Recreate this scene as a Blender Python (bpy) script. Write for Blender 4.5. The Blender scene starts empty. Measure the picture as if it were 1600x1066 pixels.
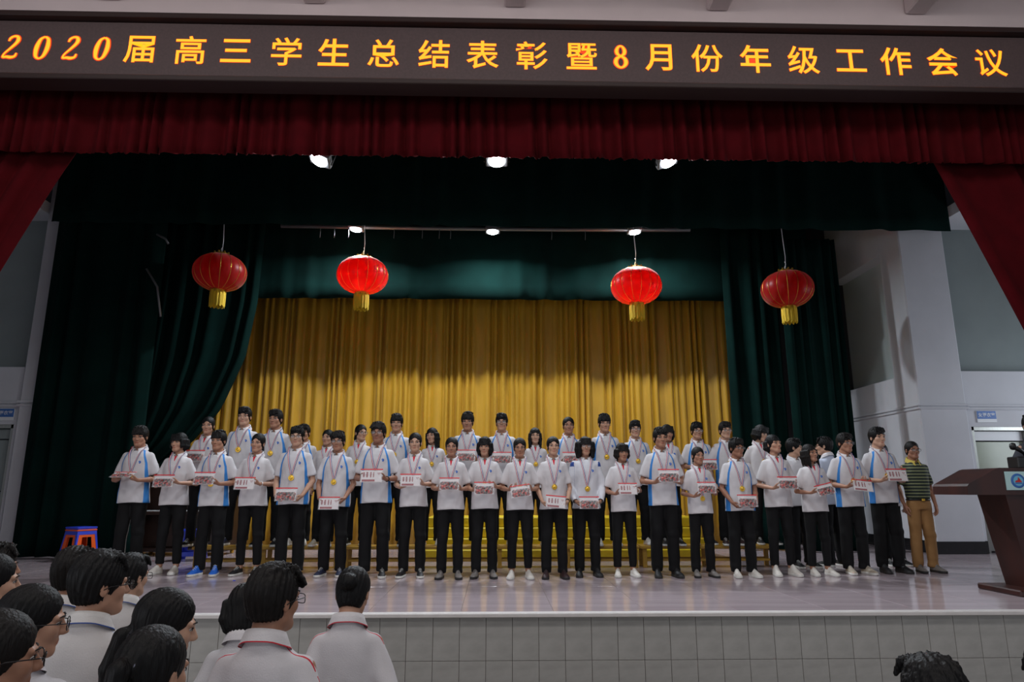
import bpy, math, random
import numpy as np
from mathutils import Vector, Matrix
from mathutils.bvhtree import BVHTree
R = math.radians
random.seed(7)
SC = bpy.context.scene
COL = SC.collection

# ------------------------------------------------------------------ camera
CAMZ, PITCH, YAW, FPX = 1.025, R(12.3), R(-1.47), 1067.0
cd = bpy.data.cameras.new('camera'); cam = bpy.data.objects.new('camera', cd); COL.objects.link(cam)
cd.sensor_width = 36.0; cd.lens = FPX / 1600 * 36.0; cd.clip_start = 0.05; cd.clip_end = 200
cam.location = (0, 0, CAMZ); cam.rotation_euler = (R(90) + PITCH, 0, YAW)
SC.camera = cam
# ------------------------------------------------------------------ daylight of the hall and exposure
w = bpy.data.worlds.new('hall_daylight'); SC.world = w; w.use_nodes = True
bg = w.node_tree.nodes['Background']
bg.inputs[0].default_value = (0.80, 0.86, 1.0, 1); bg.inputs[1].default_value = 0.14
SC.view_settings.view_transform = 'Standard'; SC.view_settings.look = 'None'
SC.view_settings.gamma = 1.0; SC.view_settings.use_curve_mapping = False
SC.view_settings.exposure = 0.22
def area_light(name, loc, target, sx, sy, power, color=(1, 1, 1)):
    l = bpy.data.lights.new(name, 'AREA'); l.shape = 'RECTANGLE'; l.size = sx; l.size_y = sy; l.energy = power; l.color = color
    o = bpy.data.objects.new(name, l); COL.objects.link(o); o.location = loc
    o.rotation_euler = (Vector(target) - Vector(loc)).to_track_quat('-Z', 'Y').to_euler()
    return o
# tall window bays along both sides of the audience hall, behind the camera
area_light('hall_window_daylight', (8.6, -3.5, 1.4), (0.5, 9.0, 0.6), 9.0, 2.6, 70, (0.86, 0.92, 1.0))
area_light('hall_window_daylight', (-8.6, -3.5, 1.4), (0.5, 9.0, 0.6), 9.0, 2.6, 165, (0.92, 0.94, 1.0))
for hx in (-4.2, 0.0, 4.2):      # ceiling fittings of the hall, under the beams
    area_light('hall_ceiling_light', (hx, 2.0, 6.15), (hx * 0.7, 7.6, 0.0), 3.0, 0.7, 46, (1.0, 0.97, 0.95))
    area_light('hall_ceiling_light', (hx, -2.5, 6.15), (hx, 1.5, -0.9), 3.0, 0.7, 36, (1.0, 0.97, 0.95))
area_light('wing_window_daylight', (11.15, 9.4, 2.3), (7.5, 10.6, 1.8), 2.2, 1.9, 75, (0.84, 0.91, 1.0))  # unseen fill light added to brighten the pillar and wing wall

CP, SP, CY, SY = math.cos(PITCH), math.sin(PITCH), math.cos(YAW), math.sin(YAW)
def ray(px, py):
    cx, cy = (px - 800) / FPX, (533 - py) / FPX
    fy, fz = CP - cy * SP, SP + cy * CP
    return Vector((cx * CY - fy * SY, cx * SY + fy * CY, fz))
def at(px, py, Y):
    r = ray(px, py); t = Y / r.y
    return Vector((r.x * t, Y, CAMZ + r.z * t))
def on_floor(px, py, z=0.0):
    r = ray(px, py); t = (z - CAMZ) / r.z
    return Vector((r.x * t, r.y * t, z))

# ------------------------------------------------------------------ materials
def nt(name):
    m = bpy.data.materials.new(name); m.use_nodes = True
    n = m.node_tree; b = n.nodes['Principled BSDF']
    return m, n, b
def setp(b, **k):
    for a, v in k.items():
        i = b.inputs.get(a.replace('_', ' '))
        if i is not None: i.default_value = v
def c4(c): return (c[0], c[1], c[2], 1.0)
def srgb(r, g, b):
    f = lambda u: (u / 255 / 12.92) if u / 255 <= 0.04045 else ((u / 255 + 0.055) / 1.055) ** 2.4
    return (f(r), f(g), f(b))
def mat(name, col, rough=0.6, metal=0.0, var=0.0, scale=8.0, bump=0.0, bscale=60.0, stretch=None, spec=0.5, sheen=0.0, col2=None, emit=None, estr=0.0, detail=4.0):
    m, n, b = nt(name)
    setp(b, Base_Color=c4(col), Roughness=rough, Metallic=metal, Specular_IOR_Level=spec, Sheen_Weight=sheen)
    if emit: setp(b, Emission_Color=c4(emit), Emission_Strength=estr)
    tc = n.nodes.new('ShaderNodeTexCoord'); mp = n.nodes.new('ShaderNodeMapping')
    n.links.new(tc.outputs['Object'], mp.inputs[0])
    if stretch: mp.inputs['Scale'].default_value = stretch
    if var > 0 or col2:
        t = n.nodes.new('ShaderNodeTexNoise'); t.inputs['Scale'].default_value = scale; t.inputs['Detail'].default_value = detail
        r = n.nodes.new('ShaderNodeValToRGB')
        c2 = col2 if col2 else tuple(min(1, x * (1 + var)) for x in col)
        c1 = col if col2 else tuple(x * (1 - var) for x in col)
        r.color_ramp.elements[0].color = c4(c1); r.color_ramp.elements[1].color = c4(c2)
        r.color_ramp.elements[0].position = 0.3; r.color_ramp.elements[1].position = 0.7
        n.links.new(mp.outputs[0], t.inputs[0]); n.links.new(t.outputs[0], r.inputs[0]); n.links.new(r.outputs[0], b.inputs['Base Color'])
    if bump > 0:
        t2 = n.nodes.new('ShaderNodeTexNoise'); t2.inputs['Scale'].default_value = bscale; t2.inputs['Detail'].default_value = 3
        bp = n.nodes.new('ShaderNodeBump'); bp.inputs['Strength'].default_value = bump; bp.inputs['Distance'].default_value = 0.02
        n.links.new(mp.outputs[0], t2.inputs[0]); n.links.new(t2.outputs[0], bp.inputs['Height']); n.links.new(bp.outputs[0], b.inputs['Normal'])
    return m
def attr_mat(name, base, layers, rough=0.75, bump=0.15, bscale=180.0, spec=0.3, var=0.05):
    # layers: (attribute, half width, colour): painted where |attribute| < half width
    m = mat(name, base, rough, bump=bump, bscale=bscale, spec=spec, var=var, scale=6.0)
    n = m.node_tree; b = n.nodes['Principled BSDF']
    src = b.inputs['Base Color'].links[0].from_socket
    for a, wd, c in layers:
        at_ = n.nodes.new('ShaderNodeAttribute'); at_.attribute_name = a
        ab = n.nodes.new('ShaderNodeMath'); ab.operation = 'ABSOLUTE'
        lt = n.nodes.new('ShaderNodeMath'); lt.operation = 'LESS_THAN'; lt.inputs[1].default_value = wd
        mx = n.nodes.new('ShaderNodeMix'); mx.data_type = 'RGBA'
        n.links.new(at_.outputs['Fac'], ab.inputs[0]); n.links.new(ab.outputs[0], lt.inputs[0]); n.links.new(lt.outputs[0], mx.inputs[0])
        n.links.new(src, mx.inputs[6]); mx.inputs[7].default_value = c4(c); src = mx.outputs[2]
    n.links.new(src, b.inputs['Base Color'])
    return m
def thin_mat(name, col, trans, rough=0.08):
    m, n, b = nt(name); out = n.nodes['Material Output']
    setp(b, Base_Color=c4(col), Roughness=rough)
    t = n.nodes.new('ShaderNodeBsdfTransparent'); mx = n.nodes.new('ShaderNodeMixShader'); mx.inputs[0].default_value = trans
    n.links.new(b.outputs[0], mx.inputs[1]); n.links.new(t.outputs[0], mx.inputs[2]); n.links.new(mx.outputs[0], out.inputs[0])
    return m
def emit_mat(name, col, s):
    m, n, b = nt(name); setp(b, Base_Color=c4((0.02, 0.02, 0.02)), Emission_Color=c4(col), Emission_Strength=s); return m

# ------------------------------------------------------------------ mesh helpers
def np_mesh(name, V, F, smooth=True, attrs=None, midx=None):
    me = bpy.data.meshes.new(name)
    V = np.asarray(V, np.float32); F = np.asarray(F, np.int32)
    me.vertices.add(len(V)); me.vertices.foreach_set('co', V.ravel())
    n = F.shape[1]
    me.loops.add(F.size); me.loops.foreach_set('vertex_index', F.ravel())
    me.polygons.add(len(F)); me.polygons.foreach_set('loop_start', np.arange(0, F.size, n, dtype=np.int32))
    me.polygons.foreach_set('use_smooth', np.full(len(F), smooth, bool))
    if midx is not None: me.polygons.foreach_set('material_index', np.asarray(midx, np.int32))
    if attrs:
        for k, v in attrs.items():
            a = me.attributes.new(k, 'FLOAT', 'POINT'); a.data.foreach_set('value', np.asarray(v, np.float32))
    me.update(calc_edges=True)
    return me
def link(name, me, mats=None, parent=None, loc=None, rot=None):
    o = bpy.data.objects.new(name, me); COL.objects.link(o)
    if mats is not None and me is not None:
        if not isinstance(mats, (list, tuple)): mats = [mats]
        if len(me.materials) == 0:
            for m in mats: me.materials.append(m)
        else:
            for i, m in enumerate(mats):
                if i < len(o.material_slots):
                    o.material_slots[i].link = 'OBJECT'; o.material_slots[i].material = m
    if parent: o.parent = parent
    if loc is not None: o.location = loc
    if rot is not None: o.rotation_euler = rot
    return o
def tag(o, label=None, cat=None, group=None, kind=None):
    if label: o['label'] = label
    if cat: o['category'] = cat
    if group: o['group'] = group
    if kind: o['kind'] = kind
    return o
def empty(name, loc=(0, 0, 0), rz=0.0, s=1.0):
    o = bpy.data.objects.new(name, None); COL.objects.link(o); o.location = loc; o.rotation_euler = (0, 0, rz); o.scale = (s, s, s); o.empty_display_size = 0.2
    return o
class MB:
    def __init__(s): s.v = []; s.f = []; s.m = []; s.sm = []
    def add(s, vs, fs, mi=0, smooth=False):
        o = len(s.v); s.v += [tuple(p) for p in vs]; s.f += [tuple(i + o for i in f) for f in fs]
        s.m += [mi] * len(fs); s.sm += [smooth] * len(fs); return s
    def box(s, c, d, mi=0, M=None, taper=1.0):
        x, y, z = d[0] / 2, d[1] / 2, d[2] / 2
        P = [(-x, -y, -z), (x, -y, -z), (x, y, -z), (-x, y, -z), (-x * taper, -y * taper, z), (x * taper, -y * taper, z), (x * taper, y * taper, z), (-x * taper, y * taper, z)]
        P = [Vector(p) for p in P]
        if M is not None: P = [M @ p for p in P]
        P = [p + Vector(c) for p in P]
        return s.add(P, [(0, 3, 2, 1), (4, 5, 6, 7), (0, 1, 5, 4), (1, 2, 6, 5), (2, 3, 7, 6), (3, 0, 4, 7)], mi)
    def bbox(s, c, d, bv=0.006, mi=0):          # box with chamfered edges
        x, y, z = d[0] / 2, d[1] / 2, d[2] / 2; b = min(bv, x * .9, y * .9, z * .9); P = []; cx, cy, cz = c
        for sx in (-1, 1):
            for sy in (-1, 1):
                for sz in (-1, 1):
                    P += [(cx + sx * (x - b), cy + sy * (y - b), cz + sz * z), (cx + sx * (x - b), cy + sy * y, cz + sz * (z - b)), (cx + sx * x, cy + sy * (y - b), cz + sz * (z - b))]
        import bmesh
        bm = bmesh.new(); vs = [bm.verts.new(p) for p in P]
        bmesh.ops.convex_hull(bm, input=vs); bm.verts.index_update()
        bmesh.ops.dissolve_limit(bm, angle_limit=0.02, verts=bm.verts, edges=bm.edges); bm.verts.index_update()
        s.add([v.co[:] for v in bm.verts], [[v.index for v in f.verts] for f in bm.faces], mi); bm.free(); return s
    def tube(s, pts, r, n=8, mi=0, caps=True, smooth=True):
        pts = [Vector(p) for p in pts]; rr = r if isinstance(r, (list, tuple)) else [r] * len(pts); vs = []; fs = []
        up = Vector((0, 0, 1))
        for i, p in enumerate(pts):
            d = (pts[min(i + 1, len(pts) - 1)] - pts[max(i - 1, 0)]).normalized()
            a = d.cross(up)
            if a.length < 0.05: a = d.cross(Vector((1, 0, 0)))
            a.normalize(); b = a.cross(d)
            for k in range(n):
                t = 2 * math.pi * k / n; vs.append(p + a * (rr[i] * math.cos(t)) + b * (rr[i] * math.sin(t)))
        for i in range(len(pts) - 1):
            for k in range(n):
                fs.append((i * n + k, i * n + (k + 1) % n, (i + 1) * n + (k + 1) % n, (i + 1) * n + k))
        s.add(vs, fs, mi, smooth)
        if caps:
            o = len(s.v) - len(vs); L = len(pts) - 1
            s.f += [tuple(o + k for k in range(n))[::-1], tuple(o + L * n + k for k in range(n))]; s.m += [mi, mi]; s.sm += [False, False]
        return s
    def lathe(s, prof, n=24, mi=0, c=(0, 0, 0), smooth=True, axis='z', caps=True):
        vs = []; fs = []
        for (r, z) in prof:
            for k in range(n):
                t = 2 * math.pi * k / n
                p = (r * math.cos(t), r * math.sin(t), z)
                if axis == 'y': p = (p[0], -p[2], p[1])
                vs.append((p[0] + c[0], p[1] + c[1], p[2] + c[2]))
        for i in range(len(prof) - 1):
            for k in range(n):
                fs.append((i * n + k, i * n + (k + 1) % n, (i + 1) * n + (k + 1) % n, (i + 1) * n + k))
        s.add(vs, fs, mi, smooth)
        if caps:
            o = len(s.v) - len(vs); L = len(prof) - 1
            s.f += [tuple(o + k for k in range(n))[::-1], tuple(o + L * n + k for k in range(n))]; s.m += [mi, mi]; s.sm += [False, False]
        return s
    def prism(s, poly, y0, y1, mi=0):            # polygon in xz extruded along y
        n = len(poly); vs = [(x, y0, z) for x, z in poly] + [(x, y1, z) for x, z in poly]
        fs = [tuple(range(n)), tuple(range(2 * n - 1, n - 1, -1))] + [(i, i + n, (i + 1) % n + n, (i + 1) % n) for i in range(n)]
        return s.add(vs, fs, mi)
    def mesh(s, name):
        me = bpy.data.meshes.new(name); me.from_pydata(s.v, [], s.f)
        me.polygons.foreach_set('material_index', s.m); me.polygons.foreach_set('use_smooth', s.sm); me.update(); return me
    def build(s, name, mats, parent=None, loc=None, rot=None): return link(name, s.mesh(name), mats, parent, loc, rot)
def struct(o): o['kind'] = 'structure'; return o

# ------------------------------------------------------------------ implicit surfaces (bodies, clothes, hair as continuous skins)
def axis(lo, hi, coarse, zones):
    t, out = lo, [lo]
    while t < hi:
        st = coarse
        for a, b, s_ in zones:
            if a <= t < b: st = min(st, s_)
        t += st; out.append(t)
    return np.array(out, np.float32)
class Field:
    def __init__(s, xs, ys, zs):
        s.x, s.y, s.z = xs, ys, zs; s.d = np.full((len(xs), len(ys), len(zs)), 0.25, np.float32)
    def _box(s, lo, hi, pad):
        r = []
        for a, l, h in ((s.x, lo[0], hi[0]), (s.y, lo[1], hi[1]), (s.z, lo[2], hi[2])):
            i0 = max(0, int(np.searchsorted(a, l - pad)) - 1); i1 = min(len(a), int(np.searchsorted(a, h + pad)) + 1); r.append(slice(i0, max(i1, i0)))
        return tuple(r)
    def put(s, fn, lo, hi, k=0.01, mode='u', pad=0.03):
        b = s._box(lo, hi, pad + k)
        X = s.x[b[0]][:, None, None]; Y = s.y[b[1]][None, :, None]; Z = s.z[b[2]][None, None, :]
        v = fn(X, Y, Z).astype(np.float32); d = s.d[b]
        if v.size == 0: return s
        if mode == 'u':
            h = np.clip(0.5 + 0.5 * (v - d) / k, 0, 1); s.d[b] = v * (1 - h) + d * h - k * h * (1 - h)
        else:
            v = -v; h = np.clip(0.5 - 0.5 * (v - d) / k, 0, 1); s.d[b] = v * (1 - h) + d * h + k * h * (1 - h)
        return s
    def cap(s, a, b, ra, rb=None, k=0.01, mode='u'):
        rb = ra if rb is None else rb; a = np.array(a, np.float32); b = np.array(b, np.float32); ba = b - a; q = float(ba @ ba) + 1e-9; R_ = max(ra, rb)
        def fn(X, Y, Z):
            px, py, pz = X - a[0], Y - a[1], Z - a[2]
            h = np.clip((px * ba[0] + py * ba[1] + pz * ba[2]) / q, 0, 1)
            return np.sqrt((px - ba[0] * h) ** 2 + (py - ba[1] * h) ** 2 + (pz - ba[2] * h) ** 2) - (ra + (rb - ra) * h)
        return s.put(fn, np.minimum(a, b) - R_, np.maximum(a, b) + R_, k, mode)
    def ell(s, c, r, k=0.01, mode='u'):
        c = np.array(c, np.float32); r = np.array(r, np.float32)
        def fn(X, Y, Z):
            px, py, pz = (X - c[0]) / r[0], (Y - c[1]) / r[1], (Z - c[2]) / r[2]
            k0 = np.sqrt(px * px + py * py + pz * pz); k1 = np.sqrt((px / r[0]) ** 2 + (py / r[1]) ** 2 + (pz / r[2]) ** 2) + 1e-6
            return k0 * (k0 - 1) / k1
        return s.put(fn, c - r, c + r, k, mode)
    def prof(s, zz, aa, bb, cc, k=0.01, ex=2.0, x0=0.0):
        zz = np.array(zz)
        def fn(X, Y, Z):
            a = np.interp(Z, zz, aa); b = np.interp(Z, zz, bb); c = np.interp(Z, zz, cc)
            q = (np.abs((X - x0) / a) ** ex + np.abs((Y - c) / b) ** ex) ** (1 / ex)
            return (q - 1) * np.minimum(a, b)
        A, B = max(aa), max(bb)
        s.put(lambda X, Y, Z: np.maximum(fn(X, Y, Z), np.maximum(zz[0] - Z, Z - zz[-1])), (x0 - A, min(cc) - B, zz[0]), (x0 + A, max(cc) + B, zz[-1]), k)
        return s
    def cut(s, fn):      # intersect with fn <= 0
        X = s.x[:, None, None]; Y = s.y[None, :, None]; Z = s.z[None, None, :]
        s.d = np.maximum(s.d, fn(X, Y, Z).astype(np.float32)); return s
    def warp(s, fn):
        X = s.x[:, None, None]; Y = s.y[None, :, None]; Z = s.z[None, None, :]
        s.d = s.d + fn(X, Y, Z).astype(np.float32); return s
    def mesh(s):
        d = s.d; S = d < 0
        c = np.zeros(tuple(n - 1 for n in d.shape), np.int8)
        for i in (0, 1):
            for j in (0, 1):
                for k in (0, 1):
                    c += S[i:d.shape[0] - 1 + i, j:d.shape[1] - 1 + j, k:d.shape[2] - 1 + k]
        act = (c > 0) & (c < 8); idx = np.argwhere(act); cid = np.full(c.shape, -1, np.int32); cid[act] = np.arange(len(idx))
        acc = np.zeros((len(idx), 3), np.float64); cnt = np.zeros(len(idx))
        C = [(i, j, k) for i in (0, 1) for j in (0, 1) for k in (0, 1)]
        I, J, K = idx.T
        for a in C:
            for ax in range(3):
                if a[ax]: continue
                b = list(a); b[ax] = 1
                va = d[I + a[0], J + a[1], K + a[2]]; vb = d[I + b[0], J + b[1], K + b[2]]
                m = (va < 0) != (vb < 0); t = np.where(m, va / np.where(m, va - vb, 1), 0)
                pa = np.stack([s.x[I + a[0]], s.y[J + a[1]], s.z[K + a[2]]], 1); pb = np.stack([s.x[I + b[0]], s.y[J + b[1]], s.z[K + b[2]]], 1)
                acc += (pa + (pb - pa) * t[:, None]) * m[:, None]; cnt += m
        P = acc / np.maximum(cnt, 1)[:, None]
        Fs = []
        s1, s2 = S[:-1, 1:-1, 1:-1], S[1:, 1:-1, 1:-1]; e = np.argwhere(s1 != s2); i, j, k = e[:, 0], e[:, 1] + 1, e[:, 2] + 1
        q = np.stack([cid[i, j - 1, k - 1], cid[i, j, k - 1], cid[i, j, k], cid[i, j - 1, k]], 1); fl = ~S[i, j, k]; q[fl] = q[fl][:, ::-1]; Fs.append(q)
        s1, s2 = S[1:-1, :-1, 1:-1], S[1:-1, 1:, 1:-1]; e = np.argwhere(s1 != s2); i, j, k = e[:, 0] + 1, e[:, 1], e[:, 2] + 1
        q = np.stack([cid[i - 1, j, k - 1], cid[i - 1, j, k], cid[i, j, k], cid[i, j, k - 1]], 1); fl = ~S[i, j, k]; q[fl] = q[fl][:, ::-1]; Fs.append(q)
        s1, s2 = S[1:-1, 1:-1, :-1], S[1:-1, 1:-1, 1:]; e = np.argwhere(s1 != s2); i, j, k = e[:, 0] + 1, e[:, 1] + 1, e[:, 2]
        q = np.stack([cid[i - 1, j - 1, k], cid[i, j - 1, k], cid[i, j, k], cid[i - 1, j, k]], 1); fl = ~S[i, j, k]; q[fl] = q[fl][:, ::-1]; Fs.append(q)
        return P, np.concatenate(Fs)
def relax(P, F, n=2, lam=0.5):
    e = np.concatenate([F[:, [0, 1]], F[:, [1, 2]], F[:, [2, 3]], F[:, [3, 0]]]); e = np.concatenate([e, e[:, ::-1]])
    for _ in range(n):
        acc = np.zeros_like(P); np.add.at(acc, e[:, 0], P[e[:, 1]]); cnt = np.bincount(e[:, 0], minlength=len(P)).astype(float)
        P = P + lam * (acc / np.maximum(cnt, 1)[:, None] - P)
    return P
def drop_faces(P, F, kill):      # remove faces all of whose corners are flagged, compact
    F = F[~kill[F].all(1)]; used = np.zeros(len(P), bool); used[F.ravel()] = True
    mp = np.cumsum(used) - 1
    return P[used], mp[F], used
# ------------------------------------------------------------------ materials of the place
M = {}
M['tile'] = mat('stage_tile', srgb(172, 156, 162), 0.13, var=0.0, scale=1.3, col2=srgb(192, 178, 182), stretch=(0.6, 5.0, 1), spec=0.5, bump=0.02, bscale=6)
M['grout'] = mat('grout', srgb(120, 108, 104), 0.8)
M['nosing'] = mat('white_stone', srgb(215, 210, 208), 0.4, var=0.06)
M['facetile'] = mat('grey_wall_tile', srgb(158, 156, 152), 0.3, scale=5.5, col2=srgb(176, 174, 170), bump=0.03, bscale=12, stretch=(1, 1, 2.2))
M['hallfloor'] = mat('hall_floor', srgb(120, 112, 105), 0.4, var=0.08)
M['pinkwall'] = mat('painted_plaster', srgb(206, 190, 190), 0.9, var=0.03, scale=3, bump=0.05)  # pink bounce of the LED banner is tinted into this base colour
M['white'] = mat('white_plaster', srgb(206, 208, 214), 0.85, var=0.05, scale=1.6, bump=0.05)
M['grey'] = mat('grey_green_plaster', srgb(188, 198, 196), 0.85, var=0.06, scale=1.4, bump=0.05)
M['greywing'] = mat('slate_grey_plaster', srgb(140, 150, 150), 0.9, var=0.05, scale=2.0)
M['black_stone'] = mat('black_stone', srgb(28, 28, 30), 0.25, var=0.3, scale=10)
M['ceil'] = mat('dark_ceiling', srgb(60, 60, 62), 0.9)
M['hallceil'] = mat('hall_ceiling', srgb(190, 182, 178), 0.9)
M['ledface'] = mat('led_face', srgb(80, 64, 64), 0.6, var=0.12, scale=40)
M['ledframe'] = mat('led_frame', srgb(40, 22, 20), 0.5)
M['led_on'] = emit_mat('led_yellow', (1.0, 0.24, 0.006), 2.2)
M['led_rim'] = emit_mat('led_red_rim', (1.0, 0.05, 0.002), 0.9)
M['red'] = mat('red_velvet', srgb(72, 4, 11), 0.9, var=0.15, scale=5, spec=0.12, bump=0.1, bscale=90)
M['green'] = mat('dark_green_velvet', srgb(5, 30, 27), 0.95, var=0.2, scale=2.5, spec=0.1, bump=0.1, bscale=90)
M['gold'] = mat('gold_satin', srgb(172, 130, 24), 0.42, var=0.14, scale=4, sheen=0.1, bump=0.12, bscale=30, stretch=(1, 1, 0.25))
M['yellow'] = mat('yellow_cloth', srgb(214, 186, 20), 0.6, var=0.08, scale=8, bump=0.1, bscale=30)
M['benchwood'] = mat('yellow_painted_wood', srgb(168, 128, 44), 0.5, var=0.14, scale=6, stretch=(1, 6, 6), bump=0.05)
M['lantern'] = None
M['brass'] = mat('brass_foil', srgb(214, 170, 70), 0.3, metal=0.8)
M['fringe'] = mat('yellow_fringe', srgb(224, 190, 40), 0.6, var=0.25, scale=60, stretch=(1, 1, 0.1))
M['wire'] = mat('white_wire', srgb(220, 220, 225), 0.5)
M['metal_grey'] = mat('grey_metal', srgb(120, 120, 122), 0.45, metal=0.4)
M['black'] = mat('black_plastic', srgb(18, 18, 20), 0.4)
M['lampglow'] = emit_mat('lamp_glass', (0.86, 0.93, 1.0), 60.0)
M['blueplastic'] = mat('blue_plastic', srgb(46, 70, 210), 0.3)
M['orangeplastic'] = mat('orange_plastic', srgb(235, 92, 24), 0.3)
M['mahogany'] = mat('mahogany', srgb(64, 26, 18), 0.45, scale=5, col2=srgb(40, 15, 11), stretch=(1, 1, 0.12))
M['pianowood'] = mat('dark_brown_wood', srgb(44, 28, 22), 0.35, var=0.2)
M['plate'] = mat('cyan_plate', srgb(178, 214, 214), 0.3)
M['signblue'] = mat('sign_blue', srgb(50, 105, 180), 0.4)
M['signwhite'] = mat('sign_white', srgb(226, 230, 234), 0.4)
M['steel'] = mat('brushed_steel', srgb(150, 152, 148), 0.28, metal=0.85, var=0.1, scale=30, stretch=(1, 1, 0.05))
M['doorglass'] = mat('frosted_door_glass', srgb(158, 168, 150), 0.18, var=0.1, scale=2)  # pale green reflection on the pane, put into its base colour
M['pane'] = thin_mat('window_glass', (0.8, 0.85, 0.85), 0.92, 0.05)
M['redprint'] = mat('red_print', srgb(190, 40, 40), 0.5)
def lantern_mat():
    m, n, b = nt('red_lantern_silk'); out = n.nodes['Material Output']
    setp(b, Base_Color=c4(srgb(158, 13, 9)), Specular_IOR_Level=0.25, Roughness=0.38, Sheen_Weight=0.2)
    t = n.nodes.new('ShaderNodeBsdfTranslucent'); t.inputs[0].default_value = c4(srgb(240, 44, 18)); mx = n.nodes.new('ShaderNodeMixShader'); mx.inputs[0].default_value = 0.5
    n.links.new(b.outputs[0], mx.inputs[1]); n.links.new(t.outputs[0], mx.inputs[2]); n.links.new(mx.outputs[0], out.inputs[0]); return m
M['lantern'] = lantern_mat()

# ------------------------------------------------------------------ the stage and the hall
ED = 6.15
fl = struct(MB().box((0, (ED + 0.08 + 14) / 2, -0.1035), (22, 14 - ED - 0.08, 0.2)).build('floor', M['grout']))
tw = 0.8
tmesh = MB().bbox((0, 0, -0.006), (tw - 0.004, tw - 0.004, 0.012), 0.0015).mesh('floor_tile')
for i in range(-12, 13):
    for j in range(10):
        y = ED + 0.06 + tw / 2 + j * tw
        if y + tw / 2 > 14.05: continue
        link('floor_tile', tmesh, M['tile'], fl, (i * tw + 0.12, y, 0.0))
struct(MB().bbox((0, ED + 0.02, -0.012), (22, 0.10, 0.034), 0.006).build('trim_1', M['nosing']))
wf = struct(MB().box((0, ED + 0.09, -0.49), (22, 0.1, 0.92)).build('wall_front', M['grout']))
fw, fh = 0.224, 0.35
tm = MB().bbox((0, 0, 0), (fw - 0.0035, 0.012, fh - 0.0035), 0.0015).mesh('face_tile')
tms = MB().bbox((0, 0, 0), (fw - 0.0035, 0.012, 0.95 - 0.03 - 2 * fh - 0.0035), 0.0015).mesh('face_tile')
for i in range(-32, 33):
    for j in range(3):
        z = -0.03 - fh * (j + 0.5) if j < 2 else -(0.95 + 0.03 + 2 * fh) / 2
        link('face_tile', tm if j < 2 else tms, M['facetile'], wf, (i * fw + 0.05, ED + 0.036, z))
struct(MB().box((0, -2.0, -1.0), (22, 16.3, 0.1)).build('hall_floor', M['hallfloor']))
struct(MB().box((0, 6.68, 6.32), (22, 0.16, 1.76)).build('wall_proscenium', M['pinkwall']))
hc = struct(MB().box((0, 0.3, 7.1), (22, 12.6, 0.2)).build('ceiling', M['hallceil']))
for x in (-8.7, -6.45, -4.21, -2.0, 0.2, 2.46, 4.70, 6.95, 9.2):
    MB().bbox((x, 0.3, 6.62), (0.24, 12.6, 0.76), 0.02).build('ceiling_beam', M['pinkwall'], hc)
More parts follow.
